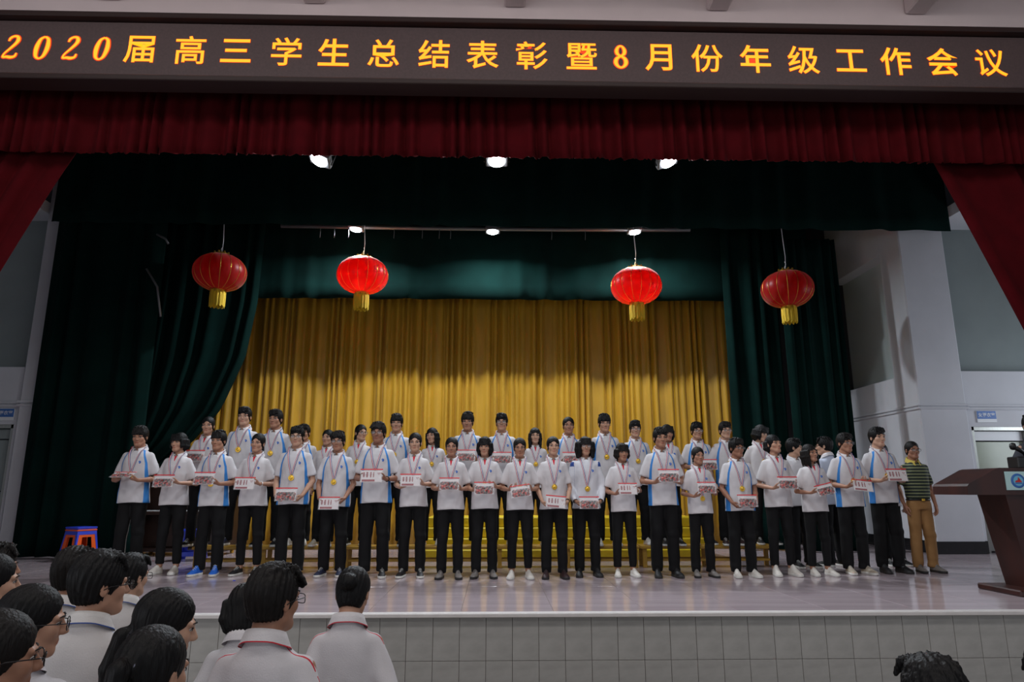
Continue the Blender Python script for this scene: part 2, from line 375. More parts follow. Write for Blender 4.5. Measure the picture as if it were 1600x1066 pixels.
# stage house
struct(MB().box((0, 14.1, 3.6), (22, 0.2, 7.4)).build('wall_back', M['ceil']))
struct(MB().box((0, 10.6, 7.3), (22, 7.0, 0.2)).build('ceiling_stage', M['ceil']))
for sx, nm in ((1, 'right'), (-1, 'left')):
    X = lambda a, b: ((sx * a + sx * b) / 2, abs(b - a))
    def wbox(name, x0, x1, y0, y1, z0, z1, m, bv=0.0, parent=None):
        cx, dx = X(x0, x1); c = (cx, (y0 + y1) / 2, (z0 + z1) / 2); d = (dx, y1 - y0, z1 - z0)
        return (MB().bbox(c, d, bv) if bv else MB().box(c, d)).build(name, m, parent)
    px0 = 7.22 if sx > 0 else 7.0
    px1 = px0 + 0.82
    struct(wbox('pillar_' + nm, px0, px1, 11.4, 12.05, 0, 7.2, M['white'], 0.02))
    sw = struct(wbox('wall_side_' + nm, px0 + 0.01, px0 + 0.5, 12.05, 14.0, 0, 3.0, M['white']))
    struct(wbox('wall_side_upper_' + nm, px0 + 0.3, px0 + 0.5, 12.05, 14.0, 3.0, 5.6, M['grey']))
    struct(wbox('beam_side_' + nm, px0 + 0.01, px0 + 0.5, 12.05, 14.0, 5.35, 7.2, M['white']))
    # wing wall facing the hall, with the dressing-room door
    d0, d1 = (8.14, 9.14) if sx > 0 else (7.92, 8.92)
    w_ = struct(wbox('wall_wing_' + nm, px1, d0, 11.5, 11.7, 0, 3.04, M['white']))
    struct(wbox('wall_wing_over_' + nm, d0, d1, 11.5, 11.7, 2.08, 3.04, M['white']))
    struct(wbox('wall_wing_outer_' + nm, d1, 11.0, 11.5, 11.7, 0, 3.04, M['white']))
    struct(wbox('wall_wing_upper_' + nm, px1, 11.0, 11.75, 11.95, 3.04, 5.9, M['greywing']))
    struct(wbox('ledge_wing_' + nm, px1, 11.0, 11.7, 11.95, 3.0, 3.04, M['white']))
    struct(wbox('ceiling_wing_' + nm, px1, 11.0, 9.3, 11.95, 5.75, 5.95, M['white']))
    for k, (y0, y1, z0, z1) in enumerate(((6.6, 8.2, 0, 7.2), (10.6, 11.5, 0, 7.2), (8.2, 10.6, 0, 1.2), (8.2, 10.6, 3.3, 7.2))):
        struct(wbox('wall_outer_' + nm, 10.9, 11.0, y0, y1, z0, z1, M['white']))
    wn = struct(wbox('window_%d' % (1 if sx > 0 else 2), 10.91, 10.99, 8.2, 10.6, 1.2, 1.26, M['steel']))  # unseen window added in the outer wall, an opening for the wing fill
    for y0, y1, z0, z1 in ((8.2, 10.6, 3.24, 3.3), (8.2, 8.26, 1.26, 3.24), (10.54, 10.6, 1.26, 3.24), (9.37, 9.43, 1.26, 3.24)): wbox('window_frame', 10.91, 10.99, y0, y1, z0, z1, M['steel'], 0, wn)
    for y0, y1 in ((8.26, 9.37), (9.43, 10.54)): wbox('window_pane', 10.946, 10.952, y0, y1, 1.26, 3.24, M['pane'], 0, wn)
    for k, z in enumerate((2.385, 2.44)):
        struct(wbox('trim_2_' + nm, px0 - 0.03, px1 + 0.03, 11.37, 12.05, z - 0.018, z + 0.018, M['white'], 0.008))
        struct(wbox('trim_3_' + nm, px1 + 0.03, 11.0, 11.47, 11.5, z - 0.018, z + 0.018, M['white'], 0.006))
        struct(wbox('trim_4_' + nm, px0 - 0.02, px0 + 0.02, 12.05, 14.0, z - 0.018, z + 0.018, M['white'], 0.006))
    struct(wbox('baseboard_' + nm, px0 - 0.012, px1 + 0.012, 11.388, 12.05, 0, 0.2, M['black_stone'], 0.004))
    struct(wbox('baseboard_wing_' + nm, px1, d0, 11.488, 11.5, 0, 0.2, M['black_stone'], 0.003))
    struct(wbox('baseboard_side_' + nm, px0 - 0.002, px0 + 0.02, 12.05, 14.0, 0, 0.2, M['black_stone'], 0.003))
    # door
    dn = 'door_1' if sx > 0 else 'door_2'
    dr = empty(dn, (sx * (d0 + d1) / 2, 11.6, 0)); struct(dr); W = d1 - d0
    MB().box((-W / 2 + 0.03, 0, 1.04), (0.06, 0.14, 2.08)).box((W / 2 - 0.03, 0, 1.04), (0.06, 0.14, 2.08)).box((0, 0, 2.05), (W, 0.14, 0.06)).build('door_frame', M['steel'], dr)
    MB().bbox((0, 0.02, 1.93), (W - 0.12, 0.04, 0.16), 0.004).build('transom', M['signwhite'] if sx > 0 else M['greywing'], dr)
    MB().bbox((0, 0.03, 1.42), (W - 0.12, 0.03, 0.82), 0.004).build('glass_pane', M['doorglass'] if sx > 0 else M['greywing'], dr)
    MB().bbox((0, 0.03, 0.84), (W - 0.12, 0.035, 0.3), 0.004).build('lock_rail', M['mahogany'] if sx > 0 else M['greywing'], dr)
    MB().bbox((0, 0.03, 0.36), (W - 0.12, 0.035, 0.66), 0.004).build('kick_plate', M['steel'] if sx > 0 else M['greywing'], dr)
    MB().tube([(-W / 2 + 0.16, -0.02, 0.92), (-W / 2 + 0.16, -0.06, 0.92), (-W / 2 + 0.28, -0.06, 0.92)], 0.011).build('door_handle', M['steel'], dr)

def text_mesh(s, size, bold=0.0, extrude=0.0, shear=0.0, align='CENTER'):
    c = bpy.data.curves.new('glyph', 'FONT'); c.body = s; c.size = size; c.offset = bold; c.extrude = extrude; c.shear = shear; c.align_x = align; c.align_y = 'CENTER'; c.resolution_u = 3
    o = bpy.data.objects.new('glyph', c); COL.objects.link(o)
    me = bpy.data.meshes.new_from_object(o.evaluated_get(bpy.context.evaluated_depsgraph_get())); bpy.data.objects.remove(o); bpy.data.curves.remove(c)
    return me
def centre_mesh(me, h=None):
    n = len(me.vertices); co = np.empty(n * 3, np.float32); me.vertices.foreach_get('co', co); co = co.reshape(-1, 3)
    lo, hi = co.min(0), co.max(0); co[:, :2] -= (lo[:2] + hi[:2]) / 2; me.vertices.foreach_set('co', co.ravel()); me.update(); return hi - lo
# signs over the dressing-room doors
for x, z, txt, lab in ((8.42, 2.25, '女更衣室', 'blue and white dressing room sign over the door near the podium'), (-8.10, 2.24, '男更衣室', 'blue and white dressing room sign over the door at the left edge')):
    s = empty('door_sign', (x, 11.49, z)); tag(s, lab, 'sign')
    MB().bbox((0, 0, 0), (0.34, 0.018, 0.20), 0.003).build('panel', M['signwhite'], s)
    MB().bbox((0, -0.009, 0.028), (0.33, 0.006, 0.135), 0.001).build('blue_field', M['signblue'], s)
    g = text_mesh(txt, 0.074, 0.0006, 0.001); centre_mesh(g); link('lettering', g, M['signwhite'], s, (0, -0.0135, 0.03), (R(90), 0, 0))

# ------------------------------------------------------------------ LED banner
LY, LZ = 6.42, 5.525
led = empty('led_banner', (0, LY, LZ)); tag(led, 'long dark LED banner with glowing orange Chinese characters above the red valance', 'banner')
MB().bbox((0, 0.08, 0), (15.0, 0.12, 0.66), 0.004).build('display_face', M['ledface'], led)
MB().bbox((0, 0.05, 0.365), (15.1, 0.24, 0.06), 0.008).build('frame_rail', M['ledframe'], led)
MB().bbox((0, 0.05, -0.365), (15.1, 0.24, 0.06), 0.008).build('frame_rail', M['ledframe'], led)
chars = [('2', 16), ('0', 63), ('2', 110), ('0', 157), ('届', 216), ('高', 296), ('三', 368), ('学', 447), ('生', 521), ('总', 599), ('结', 678), ('表', 754), ('彰', 831), ('暨', 909), ('8', 970), ('月', 1029), ('份', 1105), ('年', 1180), ('级', 1255), ('工', 1329), ('作', 1399), ('会', 1472), ('议', 1547)]
DIG = {'2': [(-.42, .52, .05), (-.36, .78, .10), (-.1, .95, .10), (.2, .9, .12), (.32, .62, .15), (.2, .3, .13), (-.1, -.1, .10), (-.45, -.55, .07), (-.5, -.86, .09), (-.2, -.84, .12), (.15, -.88, .13), (.45, -.78, .1), (.5, -.5, .05)],
       '0': [(0, .95, .08), (-.3, .75, .12), (-.42, .3, .16), (-.44, 0, .17), (-.42, -.3, .16), (-.3, -.75, .12), (0, -.95, .08), (.3, -.75, .12), (.42, -.3, .16), (.44, 0, .17), (.42, .3, .16), (.3, .75, .12), (0, .95, .08)],
       '8': [(0, .05, .09), (-.28, .25, .13), (-.34, .55, .14), (-.2, .85, .1), (0, .95, .09), (.2, .85, .1), (.34, .55, .14), (.28, .25, .13), (0, .05, .09), (-.33, -.15, .14), (-.44, -.5, .16), (-.28, -.82, .12), (0, -.95, .09), (.28, -.82, .12), (.44, -.5, .16), (.33, -.15, .14), (0, .05, .09)]}
def digit_mesh(ch, h, grow, shear):
    P = DIG[ch]; m = MB(); S = h / 2
    def cr(p0, p1, p2, p3, t): return tuple(0.5 * (2 * p1[i] + (p2[i] - p0[i]) * t + (2 * p0[i] - 5 * p1[i] + 4 * p2[i] - p3[i]) * t * t + (3 * p1[i] - p0[i] - 3 * p2[i] + p3[i]) * t ** 3) for i in range(3))
    Q = []
    for i in range(len(P) - 1):
        a, b, c, d = P[max(i - 1, 0)], P[i], P[i + 1], P[min(i + 2, len(P) - 1)]
        Q += [cr(a, b, c, d, t / 4) for t in range(4)]
    Q.append(P[-1])
    L = []
    for i, q in enumerate(Q):
        a, b = Q[max(i - 1, 0)], Q[min(i + 1, len(Q) - 1)]; dx, dy = b[0] - a[0], b[1] - a[1]; l = math.hypot(dx, dy) or 1
        nx, ny = -dy / l, dx / l; r = q[2] + grow
        for sg in (1, -1):
            x, y = q[0] + sg * nx * r, q[1] + sg * ny * r * 0.8
            L.append(((x + y * shear) * S * 0.92, y * S, 0.0))
    m.add(L, [(2 * i, 2 * i + 1, 2 * i + 3, 2 * i + 2) for i in range(len(Q) - 1)])
    return m.mesh('digit')
gl = {}
for ch, px in chars:
    if ch not in gl:
        if ch in DIG: a, b = digit_mesh(ch, 0.27, 0.0, 0.16 if ch != '8' else 0.0), digit_mesh(ch, 0.27, 0.085, 0.16 if ch != '8' else 0.0)
        else:
            cx_ = ch in '高学总结表彰暨份级届议'; a = text_mesh(ch, 0.35, 0.0030 if cx_ else 0.0044); b = text_mesh(ch, 0.35, 0.0056 if cx_ else 0.0078)
            centre_mesh(a); centre_mesh(b)
        gl[ch] = (a, b)
    x = at(px, 80, LY).x
    o = link('character', gl[ch][0], M['led_on'], led, (x, 0.014, 0.012), (R(90), 0, 0))
    link('red_edge', gl[ch][1], M['led_rim'], o, (0, 0, -0.003))

# ------------------------------------------------------------------ curtains
def curtain(name, left, right, y, z0, z1, wl, amp, m, nrow=14, seed=0, scallop=0.0, ycurve=None, per=10, thick=0.006, flat_top=0.5):
    rng = np.random.RandomState(seed)
    v = np.linspace(0, 1, nrow); zz = z1 + (z0 - z1) * v
    L = np.array([left(z) for z in zz]); Rr = np.array([right(z) for z in zz]); W = float(np.max(Rr - L)); nf = W / wl; nc = int(nf * per) + 1
    u = np.linspace(0, 1, nc); ph = 2 * np.pi * (u * nf + 0.35 * np.sin(u * nf * 0.9 + seed) + 0.22 * np.sin(u * nf * 2.3 + 1.7 * seed))
    ampu = 1 + 0.35 * np.sin(u * nf * 1.3 + seed * 2) + 0.2 * rng.randn(nc).cumsum() / math.sqrt(nc)
    U, Vv = np.meshgrid(u, v)
    wob = 0.6 * np.sin(Vv * 2.2 + U * 9 + seed)
    fold = np.sin(ph[None, :] + wob) + 0.3 * np.sin(2 * ph[None, :] + 1.0 + wob)
    Xs = L[:, None] + (Rr - L)[:, None] * U + 0.25 * amp * np.cos(ph[None, :] + wob)
    Ys = y + amp * ampu[None, :] * fold * (flat_top + (1 - flat_top) * Vv)
    if ycurve: Ys = Ys + np.vectorize(ycurve)(Xs)
    Zs = zz[:, None] + 0 * U
    if scallop: Zs = Zs + scallop * fold * Vv ** 3 + 0.3 * scallop * rng.randn(nc)[None, :] * Vv ** 3
    P = np.stack([Xs, Ys, Zs], -1).reshape(-1, 3)
    i, j = np.meshgrid(np.arange(nrow - 1), np.arange(nc - 1), indexing='ij'); a = (i * nc + j).ravel()
    F = np.stack([a, a + nc, a + nc + 1, a + 1], 1)
    o = link(name, np_mesh(name, P, F), m)
    md = o.modifiers.new('thickness', 'SOLIDIFY'); md.thickness = thick
    return o
K = lambda c: (lambda z: c)
tag(curtain('valance_curtain', K(-8.2), K(8.2), 6.95, 4.62, 5.62, 0.175, 0.05, M['red'], 8, 3, scallop=0.022), 'pleated red valance hanging just below the LED banner', 'curtain')
tag(curtain('tormentor_curtain', lambda z: -9.4, lambda z: -4.66 - 0.46 * max(0.0, (4.75 - z)) ** 0.93 if z > 2.2 else -5.67 - 0.1 * (2.2 - z), 7.16, 0.03, 4.9, 0.42, 0.09, M['red'], 26, 5), 'red side curtain swept back at the upper left corner', 'curtain')
tag(curtain('tormentor_curtain', lambda z: float(np.interp(z, [0, 1.4, 2.4, 4.9], [6.7, 6.75, 5.95, 5.0])), lambda z: 9.4, 7.16, 0.03, 4.9, 0.42, 0.09, M['red'], 26, 8), 'red side curtain swept back beside the pillar and podium', 'curtain')
tag(curtain('border_curtain', K(-7.45), K(7.93), 11.0, 5.43, 7.15, 0.75, 0.035, M['green'], 8, 11, per=16), 'wide dark green border curtain across the top behind three spotlights', 'curtain')
tag(curtain('leg_curtain', K(-7.46), K(-5.62), 11.12, 0.02, 7.1, 0.34, 0.06, M['green'], 22, 13, per=12), 'tall dark green curtain hanging behind the stacked plastic stools', 'curtain')
tag(curtain('leg_curtain', K(5.2), K(6.26), 11.78, 0.02, 5.55, 0.26, 0.05, M['green'], 18, 17, per=12), 'dark green curtain hanging nearest the white pillar', 'curtain')
tag(curtain('leg_curtain', K(4.28), K(5.3), 12.2, 0.02, 6.6, 0.3, 0.05, M['green'], 18, 19, per=12), 'dark green curtain at the right edge of the gold backdrop', 'curtain')
def tabedge(z):
    zz = [0.0, 1.0, 1.30, 1.85, 2.42, 3.34, 4.36, 6.6]; xx = [-5.85, -5.95, -5.92, -5.29, -4.85, -4.50, -4.36, -4.30]
    return float(np.interp(z, zz, xx))
tag(curtain('leg_curtain', K(-6.75), tabedge, 12.15, 0.02, 6.6, 0.30, 0.06, M['green'], 40, 23, per=10), 'dark green curtain swept diagonally aside at the left of the gold backdrop', 'curtain')
tag(curtain('border_curtain', K(-6.2), K(6.0), 12.3, 4.50, 7.0, 0.8, 0.03, M['green'], 10, 29, per=16, ycurve=None), 'inner dark green border curtain above the gold backdrop behind the lanterns', 'curtain')
tag(curtain('backdrop_curtain', K(-6.6), K(5.6), 13.38, 0.015, 6.6, 0.165, 0.055, M['gold'], 16, 31, per=9, flat_top=0.8), 'pleated gold satin backdrop curtain behind the two rows of people', 'curtain')
# batten and pale cords
bt = empty('batten_pipe', (0.1, 11.5, 5.60)); tag(bt, 'pale horizontal pipe under the green border carrying the rear spotlights', 'pipe')
MB().tube([(-3.9, 0, 0), (-1, 0, -0.02), (1, 0, -0.02), (3.4, 0, 0)], 0.035, 10).build('pipe', M['metal_grey'], bt)
for x in (-3.6, 0.4, 3.2): MB().tube([(x, 0, 0), (x, 0, 1.59)], 0.008, 6).build('suspension_rod', M['black'], bt)
fp = empty('batten_pipe', (0, 7.45, 5.32)); tag(fp, 'dark pipe hidden behind the red valance carrying the front flood lights', 'pipe')
MB().tube([(-10.9, 0, 0), (0, 0, 0), (10.9, 0, 0)], 0.03, 8).build('pipe', M['black'], fp)
for x in (-3.2, -2.95, -2.7, -1.9, -1.4, -1.1, -0.9, 0.9, 1.5):
    MB().tube([(x, -0.02, -0.02), (x + 0.005, -0.03, -0.12), (x, -0.02, -0.22)], 0.005, 6).build('tie_string', M['metal_grey'], bt)
for (a, b, l) in (((245, 366), (263, 381), 'upper short pale cord by the green curtain left of the first lantern'), ((229, 420), (251, 495), 'long pale cord along the green curtain left of the first lantern')):
    p, q = at(a[0], a[1], 11.04), at(b[0], b[1], 11.04); mid = (p + q) / 2 + Vector((0.05, 0, 0.1 if b[1] > 400 else 0))
    tag(MB().tube([p, mid, q], 0.018, 8).build('hanging_cord', M['metal_grey']), l, 'cord')

# ------------------------------------------------------------------ lamps and lanterns
def flood(name, loc, label, tilt, roll, power, w=0.2, yaw=0.0, color=(0.86, 0.93, 1.0), spread=R(160)):
    o = empty(name, loc); tag(o, label, 'stage light', 'stage flood lights'); o.rotation_euler = (0, roll, yaw)
    g = Matrix.Rotation(tilt, 4, 'X')
    h = MB().bbox((0, 0.03, 0), (w, 0.07, w * 0.8), 0.012).build('housing', M['metal_grey'], o); h.rotation_euler = (tilt, 0, 0)
    for k in range(-3, 4): MB().box((k * w / 8, 0.09, 0), (0.006, 0.05, w * 0.7)).build('cooling_fin', M['metal_grey'], h)
    MB().lathe([(w * 0.3, 0), (w * 0.36, 0.004), (w * 0.36, 0.008)], 20, axis='y', c=(0, -0.008, 0)).build('lamp_glass', M['lampglow'], h)
    MB().tube([(-w * 0.56, 0.03, 0), (-w * 0.56, 0.03, w * 0.7), (w * 0.56, 0.03, w * 0.7), (w * 0.56, 0.03, 0)], 0.009, 6, smooth=False).build('yoke', M['black'], o)
    MB().tube([(0, 0.03, w * 0.7), (0, 0.03, w * 0.7 + (0.36 if loc[1] < 9 else 0.0))], 0.012, 6).build('hanger', M['black'], o)
    l = bpy.data.lights.new('flood_beam', 'AREA'); l.shape = 'DISK'; l.size = w * 0.7; l.energy = power; l.color = color; l.spread = spread
    lo = bpy.data.objects.new('flood_beam', l); COL.objects.link(lo); lo.parent = h; lo.location = (0, -0.03, 0); lo.rotation_euler = (R(-90), 0, 0)
    return o
for x, z, r, n in ((-2.07, 4.80, 0.35, 'left'), (0.01, 4.82, 0.0, 'middle'), (2.05, 4.84, -0.35, 'right')):
    flood('stage_flood_light', (x, 7.42, z), 'glaring white flood light under the red valance, %s of the front three' % n, R(74), r, 30, w=0.26)
for x, z, r, n in ((-2.45, 5.46, 0.1, 'left, above a lit lantern'), (-0.05, 5.44, 0.0, 'middle'), (2.47, 5.46, -0.1, 'right, above a lit lantern')):
    flood('stage_flood_light', (x * 1.012, 11.5, z + 0.09), 'white flood light under the green border, rear row %s' % n, R(86), r, 105, w=0.26)

def lantern(px, py, label, wz):
    p = at(px, py, 11.2); o = empty('red_lantern', p); tag(o, label, 'lantern', 'red palace lanterns over the stage')
    N, RW, H = 128, 0.435, 0.305; V = []; nr = 22; lob = 16
    for i in range(nr + 1):
        t = -math.pi / 2 * 0.86 + math.pi * 0.86 * i / nr
        for k in range(N):
            a = 2 * math.pi * k / N; pin = 1 - 0.016 * (abs(math.cos(a * lob / 2)) ** 6) * math.cos(t)
            r = RW * math.cos(t) ** 0.82 * pin; V.append((r * math.cos(a), r * math.sin(a), H * math.sin(t) / math.sin(math.pi / 2 * 0.86)))
    F = [(i * N + k, i * N + (k + 1) % N, (i + 1) * N + (k + 1) % N, (i + 1) * N + k) for i in range(nr) for k in range(N)]
    b = link('silk_body', np_mesh('silk_body', V, F), M['lantern'], o)
    rb = MB()
    for j in range(lob):
        a = 2 * math.pi * j / lob; pts = []
        for i in range(nr + 1):
            t = -math.pi / 2 * 0.86 + math.pi * 0.86 * i / nr; r = RW * math.cos(t) ** 0.82 * 0.99; pts.append((r * math.cos(a), r * math.sin(a), H * math.sin(t) / math.sin(math.pi / 2 * 0.86)))
        rb.tube(pts, 0.0038, 5)
    rb.build('gold_ribs', M['brass'], b)
    for z, nm in ((H + 0.012, 'top_crown'), (-H - 0.012, 'bottom_crown')):
        m = MB().lathe([(0.105, z - 0.02), (0.118, z - 0.02), (0.118, z + 0.02), (0.105, z + 0.02)], 24)
        for k in range(8): a = 2 * math.pi * k / 8; m.box((0.118 * math.cos(a), 0.118 * math.sin(a), z + math.copysign(0.025, z)), (0.02, 0.02, 0.035))
        m.build(nm, M['brass'], o)
    fr = MB()
    for k in range(72):
        a = 2 * math.pi * k / 72; rr = 0.118 + 0.004 * math.sin(k * 5); L = 0.27 + 0.015 * math.sin(k * 7.3)
        fr.tube([(rr * math.cos(a), rr * math.sin(a), -H - 0.02), (rr * 1.03 * math.cos(a), rr * 1.03 * math.sin(a), -H - 0.02 - L / 2), (rr * math.cos(a + 0.02), rr * math.sin(a + 0.02), -H - 0.02 - L)], 0.0062, 4, caps=False)
    fr.lathe([(0.108, -H - 0.02), (0.108, -H - 0.26)], 24, caps=False)
    t = fr.build('tassel_fringe', M['fringe'], o)
    top = wz - p.z
    pts = [(0.02 * math.sin(i * 1.7) * (1 - i / 8) * 0.8, 0.008 * math.cos(i * 2.1), H - 0.02 + (top - H + 0.02) * i / 8) for i in range(9)]
    MB().tube(pts, 0.0065, 6).tube([(0.012 * math.cos(i), 0.012 * math.sin(i), H + 0.02 + i * 0.022) for i in range(9)], 0.005, 5).build('hanging_wire', M['wire'], o)
lantern(343.5, 426, 'red silk lantern at far left, unlit, before the dark green curtain', 7.2)
lantern(566.5, 430.5, 'brightly lit red lantern left of centre below a flood light', 7.2)
lantern(994, 447, 'brightly lit red lantern right of centre below a flood light', 7.2)
lantern(1230, 452, 'red silk lantern at far right, unlit, before the dark green curtain', 7.2)

# ------------------------------------------------------------------ benches, steps, stools, piano, podium
BZ = 0.285
def bench(x0, x1, y, label, legs):
    cx = (x0 + x1) / 2; L = x1 - x0; o = empty('wooden_bench', (cx, y, 0)); tag(o, label, 'bench', 'yellow benches under the back row')
    MB().bbox((0, -0.09, BZ - 0.02), (L, 0.17, 0.04), 0.006).build('seat_plank', M['benchwood'], o); MB().bbox((0, 0.09, BZ - 0.02), (L, 0.17, 0.04), 0.006).build('seat_plank', M['benchwood'], o)
    for sy in (-0.13, 0.13):
        MB().bbox((0, sy, 0.10), (L - 0.1, 0.022, 0.03), 0.003).build('rail', M['benchwood'], o)
        for lx in legs: MB().bbox((lx * (L / 2 - 0.05), sy, (BZ - 0.04) / 2), (0.055, 0.045, BZ - 0.04), 0.004).build('leg', M['benchwood'], o)
bb = [-4.02, -2.04, 0.02, 1.98, 3.86]
bl = ['yellow wooden bench at the left end under the back row', 'yellow wooden bench, second from left under the back row', 'yellow wooden bench, third from left under the back row', 'yellow wooden bench at the right end under the back row']
for i in range(4): bench(bb[i] + 0.012, bb[i + 1] - 0.012, 9.72, bl[i], (-1, 0, 1) if i != 0 else (-1, -0.04, 1))
st = empty('stepped_platform', (1.1, 11.2, 0)); tag(st, 'yellow stepped platform behind the back row before the gold curtain', 'platform')
for k in range(4):
    MB().bbox((0, 0.18 * k + 0.3 - 0.45, 0.075 + 0.15 * k), (4.3, 0.9 - 0.18 * k * 0 - 0.01, 0.148), 0.012).build('step', M['yellow'], st)
def stool(loc, rz, m, label, s=1.0, hole=0.55, parent_z=0.0, group=None):
    o = empty('plastic_stool', (loc[0], loc[1], parent_z), rz, s); tag(o, label, 'stool', group)
    Ht, a, b = 0.45, 0.14, 0.19
    MB().bbox((0, 0, Ht - 0.0125), (2 * a + 0.03, 2 * a + 0.03, 0.025), 0.01).build('seat', m, o)
    MB().lathe([(0.02, Ht - 0.001), (0.03, Ht + 0.003), (0.02, Ht + 0.004)], 16).build('seat_ring', m, o)
    for q in range(4):
        Mx = Matrix.Rotation(q * math.pi / 2, 4, 'Z'); t = 0.008
        def P(u, z, dy): r_ = b + (a - b) * z / Ht; return Mx @ Vector((u * r_, -r_ + dy, z))
        hb, ht, hu = 0.13, 0.34, hole
        ring_o = [(-1, 0), (-0.62, 0), (-0.56, 0.06), (0.56, 0.06), (0.62, 0), (1, 0), (1, Ht - 0.02), (-1, Ht - 0.02)]
        m_ = MB()
        def quad(u0, u1, u2, u3, z0, z1):
            vs = [P(u0, z0, 0), P(u1, z0, 0), P(u3, z1, 0), P(u2, z1, 0), P(u0, z0, t), P(u1, z0, t), P(u3, z1, t), P(u2, z1, t)]
            m_.add(vs, [(0, 1, 2, 3), (7, 6, 5, 4), (0, 4, 5, 1), (1, 5, 6, 2), (2, 6, 7, 3), (3, 7, 4, 0)])
        quad(-1, -0.66, -1, -hu, 0.0, hb); quad(0.66, 1, hu, 1, 0.0, hb); quad(-0.66, 0.66, -hu, hu, hb - 0.06, hb)
        quad(-1, -hu, -1, -hu * 0.9, hb, ht); quad(hu, 1, hu * 0.9, 1, hb, ht); quad(-1, 1, -1, 1, ht, Ht - 0.02)
        m_.build('side_panel', m, o)
sp = on_floor(121, 876)
stool(sp, R(-28), M['orangeplastic'], 'orange plastic stool nested inside the blue one beside the left curtain', hole=0.5)
stool(sp, R(-28), M['blueplastic'], 'blue plastic stool stacked over the orange one beside the left curtain', hole=0.86, parent_z=0.035)
stool(at(301, 848, 10.75), R(10), M['blueplastic'], 'blue plastic stool behind the left end of the yellow bench', hole=0.6)
pn = empty('upright_piano', (-5.0, 11.68, 0)); tag(pn, 'dark brown upright piano half hidden behind the people at left', 'piano')
MB().bbox((0, 0.12, 0.66), (1.45, 0.34, 1.08), 0.01).build('case', M['pianowood'], pn)
MB().bbox((0, 0.1, 1.215), (1.5, 0.4, 0.03), 0.008).build('lid', M['pianowood'], pn)
MB().bbox((0, -0.19, 0.66), (1.45, 0.30, 0.05), 0.008).build('key_bed', M['pianowood'], pn)
kb = MB().bbox((0, -0.21, 0.695), (1.25, 0.16, 0.016), 0.003).build('white_keys', M['signwhite'], pn)
kk = MB()
for i in range(52):
    if i % 7 in (0, 1, 3, 4, 5): kk.box((-0.61 + (i + 1) * 1.25 / 53, -0.18, 0.708), (0.012, 0.1, 0.012))
kk.build('black_keys', M['black'], kb)
MB().bbox((0, 0.02, 0.09), (1.4, 0.5, 0.06), 0.008).build('toe_block', M['pianowood'], pn)
for sx in (-0.66, 0.66):
    MB().tube([(sx, -0.28, 0.12), (sx, -0.28, 0.3), (sx, -0.29, 0.63)], [0.03, 0.024, 0.034], 10).build('leg', M['pianowood'], pn)
    for yy in (-0.2, 0.24): MB().lathe([(0.02, 0.0), (0.03, 0.01), (0.03, 0.05), (0.02, 0.062)], 12, c=(sx, yy, 0)).build('caster', M['brass'], pn)

pc = at(1637, 765, 7.0); pd = empty('podium', (pc.x, 7.22, 0)); tag(pd, 'dark mahogany podium with winged top and round emblem plate at the right edge', 'podium')
MB().bbox((0, 0, 0.03), (1.02, 0.62, 0.06), 0.012).build('base', M['mahogany'], pd)
MB().add([(x, y, z) for x, y, z in ((-.29, -.18, .06), (.29, -.18, .06), (.29, .18, .06), (-.29, .18, .06), (-.45, -.22, .99), (.45, -.22, .99), (.45, .2, .99), (-.45, .2, .99))], [(0, 3, 2, 1), (4, 5, 6, 7), (0, 1, 5, 4), (1, 2, 6, 5), (2, 3, 7, 6), (3, 0, 4, 7)]).build('body', M['mahogany'], pd)
MB().prism([(-.86, .975), (-.86, 1.06), (-.84, 1.085), (-.54, 1.235), (-.5, 1.245), (.5, 1.245), (.54, 1.235), (.84, 1.085), (.86, 1.06), (.86, .975)], -0.26, 0.3).build('winged_top', M['mahogany'], pd)
pl = MB().bbox((0, -0.265, 1.115), (0.92, 0.012, 0.185), 0.002).build('emblem_plate', M['plate'], pd)
ex = at(1592, 755, 6.94).x - pc.x
MB().lathe([(0.072, 0), (0.072, 0.004), (0.06, 0.0055)], 32, axis='y', c=(ex, -0.271, 1.115)).build('emblem_ring', M['signblue'], pl)
MB().lathe([(0.05, 0), (0.05, 0.002)], 32, axis='y', c=(ex, -0.2762, 1.115)).build('emblem_field', mat('emblem_cyan', srgb(110, 185, 215), 0.4), pl)
MB().prism([(ex - .036, 1.10), (ex + .036, 1.10), (ex + .022, 1.122), (ex + .002, 1.152), (ex - .006, 1.122), (ex - .028, 1.116)], -0.2815, -0.278).build('emblem_sail', M['redprint'], pl)
MB().prism([(ex - .04, 1.085), (ex + .04, 1.085), (ex + .03, 1.096), (ex - .03, 1.096)], -0.2815, -0.278).build('emblem_wave', M['signblue'], pl)
mx_ = at(1592, 722, 7.15); mb = empty('microphone_console', (mx_.x + 0.06, 7.15, 1.245)); tag(mb, 'black tabletop microphone with box base on the podium', 'microphone')
MB().bbox((0, 0, 0.06), (0.26, 0.16, 0.12), 0.01).build('base_box', M['black'], mb)
MB().bbox((0, -0.082, 0.075), (0.09, 0.004, 0.012), 0.001).build('badge', M['signwhite'], mb)
MB().tube([(0.03, 0, 0.12), (0.0, -0.01, 0.16), (-0.05, -0.02, 0.19), (-0.1, -0.03, 0.215)], [0.018, 0.018, 0.022, 0.024], 12).build('handle', M['black'], mb)
MB().lathe([(0.012, -0.04), (0.028, -0.028), (0.034, 0), (0.028, 0.026), (0.01, 0.036)], 16, c=(-0.125, -0.035, 0.228)).build('mic_head', M['black'], mb)
